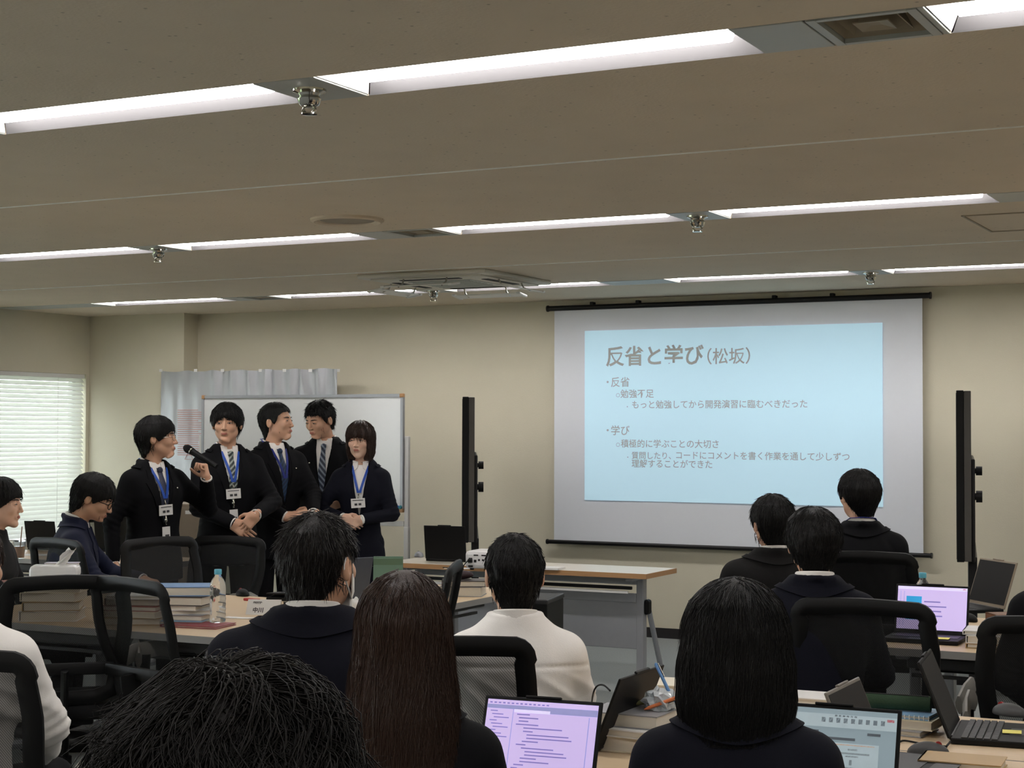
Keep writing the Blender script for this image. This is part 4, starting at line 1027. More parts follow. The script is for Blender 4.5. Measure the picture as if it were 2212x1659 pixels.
# taupe cabinet between the first two speakers
cp = pd(424, 1100, 12.0)
cb = thing('metal_cabinet', 'taupe metal cabinet with a pale name plate, between the first and second speakers', 'cabinet', (cp.x, cp.y, 0), 30)
M_taupe = mat('taupe_enamel', (138, 124, 106), .45)
zt_ = pd(424, 1086, 12.0).z
bx('cabinet_body', M_taupe, (0, 0, zt_/2), (.34, .36, zt_), cb, .006); bx('cabinet_door', M_taupe, (0, -.186, zt_/2), (.32, .014, zt_-.05), cb, .004)
bx('name_plate', M_paper, (0, -.196, zt_-.06), (.10, .004, .025), cb); bx('handle', M_blackp, (.10, -.2, zt_-.22), (.02, .02, .10), cb, .004)
# television stands, seen edge-on
def tv(label, px, D, ytop, ybot, yaw):
    p = pd(px, ytop, D); zt2, zb2 = p.z, pd(px, ybot, D).z; d = Vector((ray(px, 900)[0], ray(px, 900)[1], 0)).normalized()
    L = 1.62; t = thing('television', label, 'television', (p.x+d.x*L/2, p.y+d.y*L/2, 0), math.degrees(math.atan2(d.y, d.x))+yaw)
    # local x runs away from the camera, +y is the screen side
    bx('screen_panel', M_blackp, (0, .022, (zt2+zb2)/2), (L, .042, zt2-zb2), t, .004)
    bx('display_glass', mat('dark_display', (10, 11, 13), .08), (0, .044, (zt2+zb2)/2), (L-.03, .002, zt2-zb2-.03), t)
    hh2 = zt2-zb2
    simple('back_cover', mat('charcoal_back_cover', (74, 71, 66), .5), lambda bm: box(bm, (.0, -.019, (zt2+zb2)/2), (L-.004, .040, hh2-.006), None, .004), t)
    def st_(bm): box(bm, (-.0, -.049, (zt2-hh2*.38+zb2-.02)/2), (L-.02, .022, hh2*.62-.02), None, .008)
    simple('mount_plate', M_blackm, st_, t); bx('stand_column', M_blackm, (0, -.045, (zb2+.05)/2), (L*.9, .05, zb2), t, .006)
    def ft_(bm):
        for s in (1, -1): box(bm, (s*.45, -.02, .07), (.06, .60, .04), None, .006)
        box(bm, (0, -.10, .08), (.9, .06, .04), None, .006)
    simple('stand_foot', M_blackm, ft_, t)
    for zz, rr in ((zt2-(zt2-zb2)*.47, .026), (zt2-(zt2-zb2)*.62, .034)):
        simple('clamp_knob', M_blackp, lambda bm: (cyl(bm, (-L/2+.06, -.065, zz), (-L/2+.06, -.10, zz), rr, n=14), cyl(bm, (-L/2+.06, -.05, zz), (-L/2+.06, -.08, zz), rr*.6, n=12)), t, True, 40)
    for s in (1, -1):
        for q in (1, -1): simple('caster', M_blackp, lambda bm: cyl(bm, (s*.45-.015, -.02+q*.26, .03), (s*.45+.015, -.02+q*.26, .03), .03, n=14), t, True, 40)
    return t
tv('edge-on black television on a stand between whiteboard and projection screen', 1013, 11.05, 857, 1172, 0)
tv('edge-on black television on a stand to the right of the projection screen', 2082, 9.5, 843, 1214, 0)
# ------------------------------------------------------------------ people
def fdir(th): return Vector((-math.sin(R_(th)), math.cos(R_(th)), 0))
def pix(dx, dy, dz=0): v = _r*dx-_u*dy-_f*dz; return {'world': (v[0], v[1], v[2])}   # a direction given as the camera sees it (right, down, towards)
def wp(x, y, D): p = pd(x, y, D); return {'world': tuple(p)}
def standing(label, px, ytop, D, th, ht=.018, **kw):
    p = pd(px, ytop, D); k = (p.z-ht-.122-.113)/1.472; ln = kw.get('lean', 0)
    f = fdir(th); c = p-f*(.012+.572*k*math.sin(R_(ln)))
    return person(label, (c.x, c.y, 0), th, k, False, **kw)
SEATS = []
def seated(label, px, ytop, D, th, hz=.52, ht=.018, seat=None, top=.97, clabel=None, cth=None, **kw):
    p = pd(px, ytop, D); ln = kw.get('lean', 3); kw['lean'] = ln; k = (p.z-ht-hz-.235+kw.get('nk', 0))/(.572*math.cos(R_(ln)))
    f = fdir(th); c = p-f*(.012+.572*k*math.sin(R_(ln)))
    r = person(label, (c.x, c.y, 0), th, k, True, hz=hz, **kw)
    if clabel: chair(clabel, c-fdir(cth if cth is not None else th)*.06, cth if cth is not None else th, top=top)
    return r
stripe = tie_mat('striped_tie', (44, 52, 52), (150, 158, 150), 14, .8); check = tie_mat('blue_grey_tie', (40, 48, 66), (128, 138, 150), 12, -.7)
dots = tie_mat('dark_indigo_tie', (30, 32, 52), (58, 62, 84), 40, .6); navyt = tie_mat('navy_tie', (22, 38, 62), (34, 60, 92), 16, .7)
c1 = pd(446, 1034, 9.62)
r1, W1, H1 = standing('standing man with glasses in a black suit speaking into a black microphone', 338, 897, 9.6, 252, ht=.022, head=(50, 2, 0), hair='fringe', seed=1, coat=M_suit,
    tie=dots, lany=M_lany, badges=2, pin=True, glasses=(M_chrome, .0011), lean=2, res=.008,
    arms=dict(L=dict(w={'world': tuple(c1)}, hint=(-.6, -.3, -1), dir=pix(-.25, -1, -.25), nz=pix(.75, -.1, -.55), curl=(1.15, 1.35, .8), th=.9), R=dict(w=(.27, .02, .80))))
standing('standing man with bowl-cut fringe and striped tie, second from left of the five', 495, 868, 10.15, 232, ht=.022, head=(-24, 0, 0), hair='mop', seed=2, coat=M_suit, sk=M_skin,
    tie=stripe, lany=M_lany, badges=2, res=.008, arms=dict(R=dict(w=wp(503, 1130, 9.93), hint=(1, -.5, -.3), dir=pix(1, .75, .1), nz=pix(-.2, -.4, 1), curl=(.35, .5, .35)), L=dict(w=wp(553, 1112, 9.92), hint=(-1, -.5, -.3), dir=pix(-1, 1.1, .15), nz=pix(.2, -.3, 1), curl=(.3, .45, .3))))
standing('standing man in a black suit looking right in profile, third from left of the five', 597, 868, 10.6, 246, ht=.018, head=(34, 3, 0), hair='short', seed=3, coat=M_suit, tie=navyt, lany=M_navyl, pin=True, res=.008,
    arms=dict(R=dict(w=wp(615, 1116, 10.3), hint=(1, -.5, -.3), dir=pix(1, -.1, .2), nz=pix(-.1, -.8, .6), curl=(.4, .6, .4)), L=dict(w=wp(676, 1108, 10.35), hint=(-1, -.5, -.3), dir=pix(-1, .2, .1), nz=pix(0, -.6, 1))))
standing('standing man with spiky hair looking down, behind the woman in the trouser suit', 702, 860, 11.1, 205, ht=.024, head=(-34, -16, 0), hair='spiky', seed=4, coat=M_suit, tie=check, pin='l', res=.009,
    arms=dict(R=dict(w=wp(680, 1068, 10.85), hint=(1, -.4, -.3), dir=pix(.9, 1, .2), nz=pix(.4, -.6, .8), curl=(.5, .6, .4)), L=dict(w=wp(735, 1085, 10.9), hint=(-1, -.4, -.3))))
standing('standing woman with bobbed hair and blue lanyard in a dark trouser suit', 780, 906, 10.7, 206, ht=.02, head=(-10, -3, 0), hair='bobs', hm=M_hairb, sk=M_skinp, seed=5, coat=M_suitn, fem=True, lany=M_lany, badges=1, res=.008,
    arms=dict(R=dict(w=wp(740, 1118, 10.5), hint=(1, -.5, -.3), dir=pix(1, .5, .1), nz=pix(0, -.2, 1)), L=dict(w=wp(782, 1122, 10.5), hint=(-1, -.5, -.3), dir=pix(-1, .5, .1), nz=pix(0, -.2, 1))))
# microphone in the first speaker's hand
ma, mb = pd(403, 968, 9.58), pd(468, 1008, 9.5)
mi = thing('microphone', 'black handheld microphone in the raised hand of the man with glasses', 'microphone', ma)
ax = (mb-ma).normalized(); L = (mb-ma).length; qm = ax.to_track_quat('Z', 'Y').to_matrix().to_4x4()
for nm, m, pr in (('mic_body', M_blackp, [(.021, .035), (.019, .06), (.0145, L-.02), (.0145, L), (.001, L)]), ('mic_grille', mat('mic_grille_black', (26, 24, 26), .5, .5, bump=.8, bscale=900), [(.001, -.02), (.014, -.016), (.023, .0), (.0245, .014), (.022, .034)]), ('mic_ring', M_chrome, [(.0215, .034), (.0225, .037), (.0215, .041)])):
    o = simple(nm, m, lambda bm: lathe(bm, pr, 20), mi, True, 50); o.matrix_local = qm
# seated audience
seated('seated man in a blue suit and black glasses looking down at left', 186, 1017, 8.9, -52, hz=.52, lean=13, head=(-6, -24, 0), hair='fringe', seed=6, coat=M_suitb, glasses=(M_blackp, .0022), res=.010,
    arms=dict(R=dict(w=(.20, .42, .70), hint=(1, -.3, -.5)), L=dict(w=(-.10, .44, .73), hint=(-1, -.3, -.5))))
chair_at('black mesh chair under the man in the blue suit', 132, 8.7, -14)
seated('seated person with short dark hair and black top at the left edge, facing right', 2, 1030, 8.1, -60, hz=.52, lean=6, head=(-4, -4, 0), hair='fringe', sk=M_skinp, fem=True, seed=7, shirt=M_tshirt, res=.010, clabel='black mesh chair under the person in the black top at left', trousers=M_suit)
seated('seated person in a white shirt at the lower left edge, back to the camera', -74, 1128, 4.75, 20, hz=.50, lean=4, head=(-22, 0, 0), hair='fringe', hm=M_hairb, seed=8, shirt=M_shirt, trousers=M_suit, res=.009, wid=1.05)
seated('seated man with a white face mask and navy jacket, seen from behind', 682, 1109, 4.2, 27, hz=.52, lean=4, head=(-24, 0, 0), hair='crop', hm=mat('dark_brown_black_hair', (24, 19, 16), .4, var=.4, scale=60, stretch=(6, 6, .6), bump=.5, bscale=90), seed=9, coat=M_suitn, mask=True, res=.008, nk=.022, hs=1.04, wid=1.17,
    clabel='low black chair under the masked man in the navy jacket', top=.74)
seated('seated woman with long straight dark-brown hair, seen from behind', 872, 1223, 3.4, 31, hz=.46, lean=2, head=(2, 2, 0), hair='long', hm=M_hairb, seed=10, coat=M_suit, fem=True, res=.008, lany=M_navyl, clabel='low black chair under the long-haired woman', top=.70)
seated('seated man in a white dress shirt, seen from behind', 1112, 1149, 5.0, 30, hz=.47, lean=4, head=(4, 0, 0), hair='short', seed=11, shirt=M_shirt, trousers=M_suit, res=.0065, nk=.012, hs=.98, wid=.98,
    clabel=None)
chair_at('black mesh chair behind the man in the white shirt', 965, 4.62, 38, .97)
seated('seated woman with a straight black bob and navy jacket, seen from behind', 1590, 1246, 3.45, 20, hz=.46, lean=2, head=(2, 0, 0), hair='bob', seed=12, coat=M_suitn, fem=True, res=.008, lany=M_navyl, wid=1.12, clabel='low black chair under the woman with the bob', top=.70)
seated('seated man in a charcoal suit, head turned left, below the projection screen', 1670, 1069, 7.6, 30, hz=.48, lean=2, head=(12, -2, 0), hair='fringe', seed=13, coat=M_suitg, wid=1.14, res=.010, nk=.012, clabel='low black chair under the man in the charcoal suit', top=.66)
seated('seated man with thick round hair in a navy jacket, below the television', 1758, 1095, 5.9, 20, hz=.48, lean=2, head=(4, -3, 0), hair='mop', seed=14, coat=M_suitn, res=.010, nk=.016)
chair_at('large black mesh chair behind the man with thick round hair, at right', 1866, 5.68, 2)
seated('seated man with a bowl cut and blue neck strap, tallest of three before the screen', 1858, 1013, 8.2, 22, hz=.56, lean=0, head=(22, 0, 0), hair='mop', seed=15, coat=M_suit, lany=M_navyl, res=.010, wid=1.04, arms=dict(R=dict(w=(.17, .24, .66), hint=(.3, -.4, -.8)), L=dict(w=(-.17, .24, .66), hint=(-.3, -.4, -.8))))
chair_at('black mesh chair behind the man with the blue neck strap', 1868, 7.9, 12)
seated('seated person with messy black hair in the foreground, only the crown in view', 502, 1412, 1.60, 27, hs=1.04, hz=.54, ht=.05, lean=2, head=(0, 0, 0), hair='messy', hm=M_hairg, seed=16, coat=M_suit, res=.010, clabel='low black chair under the person with messy hair', top=.70)
seated('seated person in a dark suit cut off by the right edge', 2330, 1075, 5.6, 10, hz=.50, lean=2, head=(10, 0, 0), hair='short', seed=17, coat=M_suit, res=.010)
# empty chairs and chairs that show
chair_at('empty black mesh chair before the left desk, left one of the pair', 142, 6.5, 44)
chair_at('empty black mesh chair before the left desk, right one of the pair', 292, 6.4, -14)
chair_at('empty mesh chair beyond the left desk, before the man with the microphone', 352, 8.75, 256)
chair_at('empty mesh chair beyond the left desk, before the man with the striped tie', 488, 9.55, 184, .925)
chair_at('mesh chair seen side-on at the end of the crosswise desk, behind the long-haired woman', 966, 7.2, 113)
chair_at('black mesh chair with grey arm rests at the lower left, under the white-shirted person', -104, 4.35, 20, .97)
chair_at('black mesh chair at the right edge under the person in the dark suit', 2290, 5.15, 8, .97)
chair_at('dark chair back by the window behind the man in the blue suit', 245, 11.4, 30, .96)
# ------------------------------------------------------------------ small things on the tables
def V2(p): return (p.x, p.y)
M_cv = {n: mat('cover_'+n, c, .45, var=.05, scale=8) for n, c in dict(white=(224, 222, 218), blue=(96, 140, 190), red=(150, 70, 62), tan=(180, 150, 104), grey=(150, 150, 152), dark=(52, 44, 44), cream=(222, 212, 188), brown=(120, 84, 62), maroon=(140, 60, 70), teal=(70, 130, 120), yellow=(210, 190, 90), pink=(222, 170, 170), lilac=(204, 200, 216), green=(92, 122, 100), lightblue=(140, 180, 212), orange=(212, 120, 70)).items()}
# left desks
b1 = pz(116, 1338, TZ)
z1 = stack(b1, TZ, [(.25, .19, .044, M_cv['white'], 'thick white book, bottom of the pile seen through the left mesh chair'), (.245, .19, .040, M_cv['tan'], 'thick tan book, second from the bottom in the tissue-topped pile'), (.245, .185, .038, M_cv['cream'], 'cream book, third from the bottom in the tissue-topped pile'),
    (.24, .185, .028, M_cv['cream'], 'pale cream book, second from the top in the tissue-topped pile'), (.30, .21, .026, M_cv['white'], 'white book with coloured flags, top of the pile under the tissues')], 26, 'books in the tissue-topped pile')
for i, (dx, c_) in enumerate(((-.13, 'pink'), (-.10, 'white'), (-.04, 'yellow'), (.02, 'teal'), (.05, 'teal'), (.10, 'pink'))):
    o = bx('page_flag', M_cv[c_], (0, 0, 0), (.034, .06, .0015)); o.location = (b1.x+dx*.9, b1.y-.105+dx*.4, z1-.012); o.rotation_euler = (R_(-30), R_(random.uniform(-15, 15)), R_(20+i*9)); tag(o, '%s paper flag sticking out of the tissue-topped book pile, number %s from the left' % ({'teal': 'green'}.get(c_, c_), ordn[i]), 'sticky note')
tis = thing('tissue_pack', 'white soft pack of tissues on top of the left book pile', 'tissues', (b1.x+.005, b1.y+.0, z1+.001), 30)
M_film = mat('glossy_white_film', (226, 226, 224), .2, var=.05, scale=8)
def pack(bm):
    box(bm, (0, 0, .03), (.21, .11, .058), None, .018); bmesh.ops.subdivide_edges(bm, edges=bm.edges[:], cuts=2, use_grid_fill=True)
    for v in bm.verts: v.co += Vector((math.sin(v.co.y*90), math.sin(v.co.x*70+v.co.z*60), math.sin(v.co.x*60+v.co.y*50)))*.003
simple('soft_pack', M_film, pack, tis, True)
sheet('pulled_tissue', [[(.02+.055*u+.02*math.sin(v*5+u*3), .03*math.sin(v*7)*(1-u*.3)+.012*math.sin(u*9), .058+.07*u+.008*math.sin(v*9+u*4)) for v in np.linspace(-.6, .6, 9)] for u in np.linspace(0, 1, 7)], .0012, M_paper, tis)
o = book('pale lilac book standing beside the tissue pack', (b1.x-.10, b1.y+.16, TZ), (.15, .05, .235), 32, M_cv['lilac'])
b2 = pz(392, 1343, TZ)
stack(b2, TZ, [(.27, .20, .016, M_cv['lightblue'], 'thin pale blue booklet at the bottom of the pile beside the bottle'), (.26, .19, .024, M_cv['grey'], 'grey paperback in the blue-topped pile, second from the bottom'), (.25, .18, .018, M_cv['white'], 'white paperback in the blue-topped pile, third from the bottom'), (.25, .18, .020, M_cv['white'], 'white paperback in the middle of the blue-topped pile'),
    (.25, .18, .038, M_cv['dark'], 'thick dark-spined book, second from the top in the blue-topped pile'), (.26, .19, .040, M_cv['blue'], 'thick book with a blue cover, top of the pile left of the bottle')], 24, 'books in the blue-topped pile')
b3 = pz(300, 1345, TZ)
stack(b3, TZ, [(.25, .18, .030, M_cv['tan'], 'tan book at the bottom of the pile behind the right mesh chair'), (.25, .18, .026, M_cv['cream'], 'cream book in the pile behind the right mesh chair'), (.25, .18, .022, M_cv['red'], 'red book in the pile behind the right mesh chair'), (.24, .18, .030, M_cv['brown'], 'brown book near the top of the pile behind the right mesh chair'), (.24, .17, .016, M_cv['white'], 'white booklet on top of the pile behind the right mesh chair')], 18, 'books behind the right mesh chair')
p = pz(428, 1352, TZ); book('maroon folder under the water bottle on the left desk', (p.x, p.y, TZ), (.27, .17, .010), 8, M_cv['maroon'])
p = pz(470, 1349, TZ); bottle('clear water bottle with a light blue cap on the left desk', V2(p), TZ+.0105, h=.222, r=.035)
p = pz(414, 1337, TZ); o = bx('marker_box', M_cv['blue'], (0, 0, .008), (.085, .022, .016), None, .004); o.location = (p.x, p.y-.0, TZ+.0105); tag(o, 'small blue box on the maroon folder', 'box')
p = pz(520, 1335, TZ); sheetpaper('narrow white paper strip right of the water bottle', V2(p), (.15, .05), 8, M_paper)
p = pz(690, 1372, TZ); sheetpaper('white paper beside the masked man on the desk', V2(p), (.18, .12), 20, M_paper)
np_ = thing('name_card', 'white folded name card with black characters on the left desk', 'name card', pz(572, 1326, TZ), 18)
for s in (1, -1):
    q = Matrix.Translation((0, s*.022, .032)) @ Matrix.Rotation(R_(s*30), 4, 'X'); o = bx('card_face', M_paper, (0, 0, 0), (.155, .0012, .075), np_); o.matrix_local = q
    if s == -1:
        M_blk = mat('black_print', (84, 82, 84), .7)
        for tx, sz, xx, zz in (('中川　豊', .026, -.060, -.024), ('基本研修', .010, -.062, .018)):
            t_ = text('card_print', tx, sz, M_blk, o, .001); t_.matrix_local = Matrix.Translation((xx+.012, -.0012, zz)) @ UPR.to_4x4()
p = pz(524, 1287, TZ); mouse('black mouse with a red stripe near the bottle', V2(p), 60, M_blackp, red=True)
p = pz(544, 1298, TZ); o = bx('red_case', mat('red_plastic', (186, 50, 46), .4), (0, 0, .006), (.09, .03, .012), None, .004); o.location = (p.x, p.y, TZ); o.rotation_euler.z = R_(-8); tag(o, 'slim red case in front of the black mouse', 'case')
p = pz(655, 1290, TZ); laptop('closed black laptop left of the masked man', (p.x+.02, p.y+.03, TZ), 20, 4)
p = pz(728, 1312, TZ); laptop('slate-grey laptop lid right of the masked man', (p.x, p.y, TZ), 244, 104, lidm=mat('slate_lid', (74, 80, 90), .45))
p = pz(768, 1322, TZ); tw_ = thing('crumpled_tissue', 'crumpled white tissue beside the slate-grey laptop', 'tissue', (p.x, p.y, TZ))
def crump(bm):
    bmesh.ops.create_icosphere(bm, subdivisions=3, radius=.034, matrix=Matrix.Translation((0, 0, .028)))
    for v in bm.verts:
        n = v.co-Vector((0, 0, .028)); v.co += n*(.35*math.sin(v.co.x*210+v.co.z*120)*math.sin(v.co.y*190+1)); v.co.z = max(v.co.z, 0)
simple('tissue_ball', M_paper, crump, tw_, True)
p = pz(838, 1276, TZ); gf = thing('green_folder', 'dark green folder propped upright on the crosswise desk', 'folder', (p.x, p.y, TZ), 30)
q = Matrix.Rotation(R_(-14), 4, 'X'); o = bx('folder_cover', M_cv['green'], (0, 0, .09), (.155, .006, .18), gf, .002); o.matrix_local = q @ Matrix.Translation((0, 0, 0))
o2 = bx('folder_back', M_cv['green'], (0, 0, .085), (.155, .005, .17), gf, .002); o2.matrix_local = Matrix.Translation((0, .06, 0)) @ Matrix.Rotation(R_(12), 4, 'X')
p = pz(806, 1272, TZ); sheetpaper('pink paper sheet left of the green folder', V2(p), (.16, .12), 35, M_cv['pink'], curl=.03)
p = pz(812, 1285, TZ); sheetpaper('white paper sheet before the green folder', V2(p), (.18, .13), 12, M_paper)
b4 = pz(1003, 1286, TZ); z4 = stack(b4, TZ, [(.22, .17, .048, M_cv['grey'], 'thick grey book, lower of two right of the long-haired woman'), (.22, .16, .030, M_cv['dark'], 'dark-spined book, upper of two right of the long-haired woman')], 20, 'two books on the crosswise desk')
o = simple('pouch', mat('dark_maroon_pouch', (48, 30, 34), .6), lambda bm: ball(bm, (0, 0, .022), (.06, .035, .022), 16), None, True); o.location = (b4.x-.03, b4.y+.03, z4); o.rotation_euler.z = R_(20); tag(o, 'small dark maroon pouch on top of the two books', 'pouch')
# on the front table
p = pz(964, 1213, TZ); laptop('open black laptop on the left end of the cream-topped table', (p.x, p.y, TZ), 186, 98, w_=.285, d_=.215)
p = pz(905, 1203, TZ); mouse('silver-grey mouse left of the black laptop on the cream-topped table', V2(p), 40, M_graym)
p = pz(1050, 1233, TZ); pj = thing('projector', 'white projector with dark sockets on the cream-topped table', 'projector', (p.x, p.y+.12, TZ), 6)
M_pj = mat('projector_white', (226, 224, 222), .35, var=.02)
bx('projector_body', M_pj, (0, 0, .062), (.31, .23, .105), pj, .022)
simple('lens_ring', M_blackp, lambda bm: cyl(bm, (.07, .10, .065), (.07, .125, .065), .032, n=24), pj, True, 40)
for x, z_, w_, h_ in ((-.115, .06, .024, .028), (-.085, .055, .016, .016), (-.06, .062, .012, .012), (-.035, .062, .012, .012), (-.01, .062, .012, .012), (-.08, .09, .03, .008), (-.03, .09, .03, .008), (-.115, .024, .03, .012)): bx('socket', M_dark, (x, -.1145, z_), (w_, .004, h_), pj, .001)
bx('power_plug', M_blackp, (-.112, -.128, .058), (.022, .03, .022), pj, .004)
for sx in (1, -1):
    for sy in (1, -1): simple('foot', M_blackp, lambda bm: cyl(bm, (sx*.12, sy*.08, 0), (sx*.12, sy*.08, .012), .012, n=12), pj)
q = Vector((p.x-.112, p.y-.02, TZ)); cable('black projector power cord hanging down the table edge', [q+Vector((0, 0, .058)), q+Vector((-.012, -.03, .03)), q+Vector((-.01, -.045, .004)), q+Vector((-.06, .02, .004)), q+Vector((-.20, .05, .004))], .0035)
p = pz(1180, 1229, TZ); sheetpaper('white paper stack right of the white-shirted man, on the cream-topped table', V2(p), (.20, .12), 4, M_paper, thick=.012, curl=0)
p = pz(995, 1228, TZ); sheetpaper('white paper under the projector cord', V2(p), (.18, .10), 10, M_paper)
# window desk
p = pz(42, 1206, TZ); cu = thing('iced_coffee_cup', 'clear plastic cup of iced coffee with a straw on the window desk', 'cup', (p.x, p.y, TZ))
simple('cup_wall', M_pet, lambda bm: lathe(bm, [(.001, 0), (.030, 0), (.041, .11), (.0385, .11), (.028, .004), (.001, .004)], 24), cu, True, 40)
simple('coffee', mat('milky_coffee', (170, 122, 80), .2), lambda bm: lathe(bm, [(.001, .005), (.0275, .005), (.0345, .078), (.001, .078)], 24), cu, True, 40)
simple('lid', M_pet, lambda bm: lathe(bm, [(.042, .108), (.043, .114), (.038, .120), (.001, .120)], 24), cu, True, 40)
simple('straw', mat('brown_straw', (120, 90, 64), .5), lambda bm: cyl(bm, (.0, 0, .02), (.016, .004, .205), .0035, n=10), cu, True, 40)
p = pz(258, 1193, TZ); laptop('dark brown-black laptop on the window desk behind the man in blue', (p.x, p.y, TZ), 196, 100, w_=.34, d_=.23)
p = pz(92, 1188, TZ); laptop('black laptop lid under the window, left of the man in blue', (p.x, p.y, TZ), 190, 102, w_=.24, d_=.19)
p = pz(82, 1199, TZ); sheetpaper('white paper on the window desk next to the coffee cup', V2(p), (.22, .14), 20, M_paper)
# near desk, two lit laptops
def lap_top(px, y_, rz, w_, d_, ang=110, ztop=None, **kw):
    zt = TZ+.016+d_*math.sin(R_(ang)); D = (CZ-zt)*F_PX/(y_-929); T = pd(px, y_, D); h = T+fdir(rz)*(d_*math.cos(R_(ang))); return (h.x, h.y, TZ)
h = lap_top(1174, 1508, 6, .295, .20); t, sc = laptop('open laptop with a lilac code window, beside the long-haired woman', h, 6, 110, .295, .20, M_screen)
W_, H_ = .277, .174; X0, Z0 = -W_/2, H_/2
M_bar = mat('screen_bar_blue', (150, 150, 200), .5, emit=.6); M_lite = mat('screen_white', (214, 204, 238), .5, emit=.8)
ink(sc, M_bar, X0, Z0-.012, W_, .009); ink(sc, M_lite, X0+.07, Z0-.021, .09, .007); ink(sc, M_bar, X0+.16, Z0-.021, .117, .006); ink(sc, M_bar, X0+.067, Z0-.02, .0012, H_-.03); ink(sc, M_bar, X0+W_-.02, Z0-.03, .0016, H_-.05)
for k in range(14): ink(sc, M_ink, X0+.006+k*.011, Z0-.006, .006, .003)
for k in range(11): ink(sc, M_ink, X0+.010+.005*(k % 3), Z0-.026-k*.0075, .018+.01*((k*7) % 3), .0022)
for k in range(17):
    ind = [0, .006, .006, .0, .02, .02, .03, .03, .02, .006, .02, .03, .03, .02, .02, .006, 0][k]; L_ = [.04, .06, .03, .07, .12, .03, .13, .14, .05, .03, .10, .12, .13, .05, .09, .03, .02][k]
    ink(sc, M_ink, X0+.078+ind, Z0-.031-k*.0078, L_*.8, .0026)
h = lap_top(1802, 1521, 3, .31, .20); t, sc = laptop('open laptop with a grey-blue document on screen, beside the bob-haired woman', h, 3, 110, .31, .20, M_screen2)
W_ = .292; X0 = -W_/2; M_lite2 = mat('screen_pale_grey', (170, 186, 192), .5, emit=.5); M_or = mat('screen_orange_line', (196, 140, 90), .5, emit=.5); M_rd = mat('screen_red_badge', (170, 60, 70), .5, emit=.5)
ink(sc, M_lite2, X0, Z0-.012, W_, .030); ink(sc, M_rd, X0+W_-.022, Z0-.016, .016, .006)
for k in range(9): ink(sc, M_ink2, X0+.12+k*.017, Z0-.020, .009, .011)
for k in range(6): ink(sc, M_ink2, X0+.15+k*.009, Z0-.013, .006, .004)
ink(sc, M_ink2, X0+.03, Z0-.050, .085, .006); ink(sc, M_ink2, X0+W_-.065, Z0-.050, .03, .006); ink(sc, M_ink2, X0+.10, Z0-.064, .10, .006)
ink(sc, M_lite2, X0+.14, Z0-.076, .115, .09); ink(sc, M_or, X0+.145, Z0-.079, .10, .0022); ink(sc, M_ink2, X0+.185, Z0-.088, .022, .004); ink(sc, M_ink2, X0+.155, Z0-.097, .08, .004); ink(sc, M_ink2, X0+.18, Z0-.104, .03, .003); ink(sc, M_ink2, X0+.19, Z0-.113, .006, .012)
for k in range(3): ink(sc, M_ink2, X0+.16, Z0-.130-k*.008, .07-.01*k, .003)
h = lap_top(2015, 1261, 1, .297, .20, 104); t, sc = laptop('open laptop with a lilac slide on screen, on the right-hand desk', h, 1, 104, .297, .20, M_screen)
W_ = .279; X0 = -W_/2; M_cyb = mat('screen_cyan_block', (40, 150, 205), .5, emit=.7)
ink(sc, M_lite, X0, Z0, W_, .012); ink(sc, M_cyb, X0+.036, Z0-.040, .062, .095); ink(sc, M_rd, X0+W_-.018, Z0-.003, .012, .004); ink(sc, M_bar, X0+.012, Z0-.02, .0015, .14); ink(sc, M_bar, X0+.026, Z0-.02, .0015, .14)
for k, L_ in enumerate((.065, .09, .07, .075)): ink(sc, M_ink, X0+.108, Z0-.058-k*.019, L_, .005)
p = pz(2040, 1369, TZ); 
def sticky(label, c, z, rz, sz=.05, sy=None):
    o = bx('sticky_note', mat('yellow_sticky', (232, 222, 120), .8), (0, 0, .001), (sz, sy or sz, .0012)); o.location = (c[0], c[1], z); o.rotation_euler.z = R_(rz); return tag(o, label, 'sticky note')
sticky('yellow sticky note on the palm rest of the lilac-slide laptop', (h[0]+.058, h[1]-.150), TZ+.0195, 4, .10, .055)
# laptops side-on at the near desks
def lap_pts(a, b, rz, d_, ang, label, w_=.30, **kw):
    zt = TZ+.016+d_*math.sin(R_(ang)); T = (pd(a[0], a[1], (CZ-zt)*F_PX/(a[1]-929))+pd(b[0], b[1], (CZ-zt)*F_PX/(b[1]-929)))/2
    h = T+fdir(rz)*(d_*math.cos(R_(ang))); return laptop(label, (h.x, h.y, TZ), rz, ang, w_, d_, **kw), h
lap_pts((1335, 1464), (1432, 1433), -90, .20, 112, 'black laptop seen from behind its lid, left end of the near desk')
lap_pts((1788, 1494), (1853, 1458), 90, .20, 112, 'grey laptop turned sideways behind the grey-blue document laptop', lidm=mat('greige_lid', (120, 114, 106), .45))
xd = Vector((math.cos(R_(97)), math.sin(R_(97)), 0)); hn = pz(2053, 1600, .73)+xd*.15
laptop('black laptop seen side-on with its keyboard toward the right edge', (hn.x, hn.y, TZ), 97, 112, .30, .215, keys=True)
p = pz(2186, 1583, .738); sticky('yellow sticky note on the palm rest of the side-on laptop', V2(p), TZ+.0195, 10)
b5 = pz(1378, 1612, TZ); z5 = stack(b5, TZ, [(.25, .18, .040, M_cv['cream'], 'cream paperback, bottom of the pile left of the bob-haired woman'), (.27, .20, .020, M_cv['white'], 'white booklet, second from the bottom left of the bob-haired woman'), (.21, .15, .036, M_cv['grey'], 'thick grey book, top of the pile left of the bob-haired woman')], 4, 'pile left of the bob-haired woman')
p = pz(1374, 1531, z5); o = simple('glasses_case', mat('olive_case', (92, 90, 52), .4), lambda bm: ball(bm, (0, 0, .010), (.055, .024, .010), 18), None, True); o.location = (b5.x-.05, b5.y+.05, z5); o.rotation_euler.z = R_(-12); tag(o, 'flat olive oval case on the grey book', 'case')
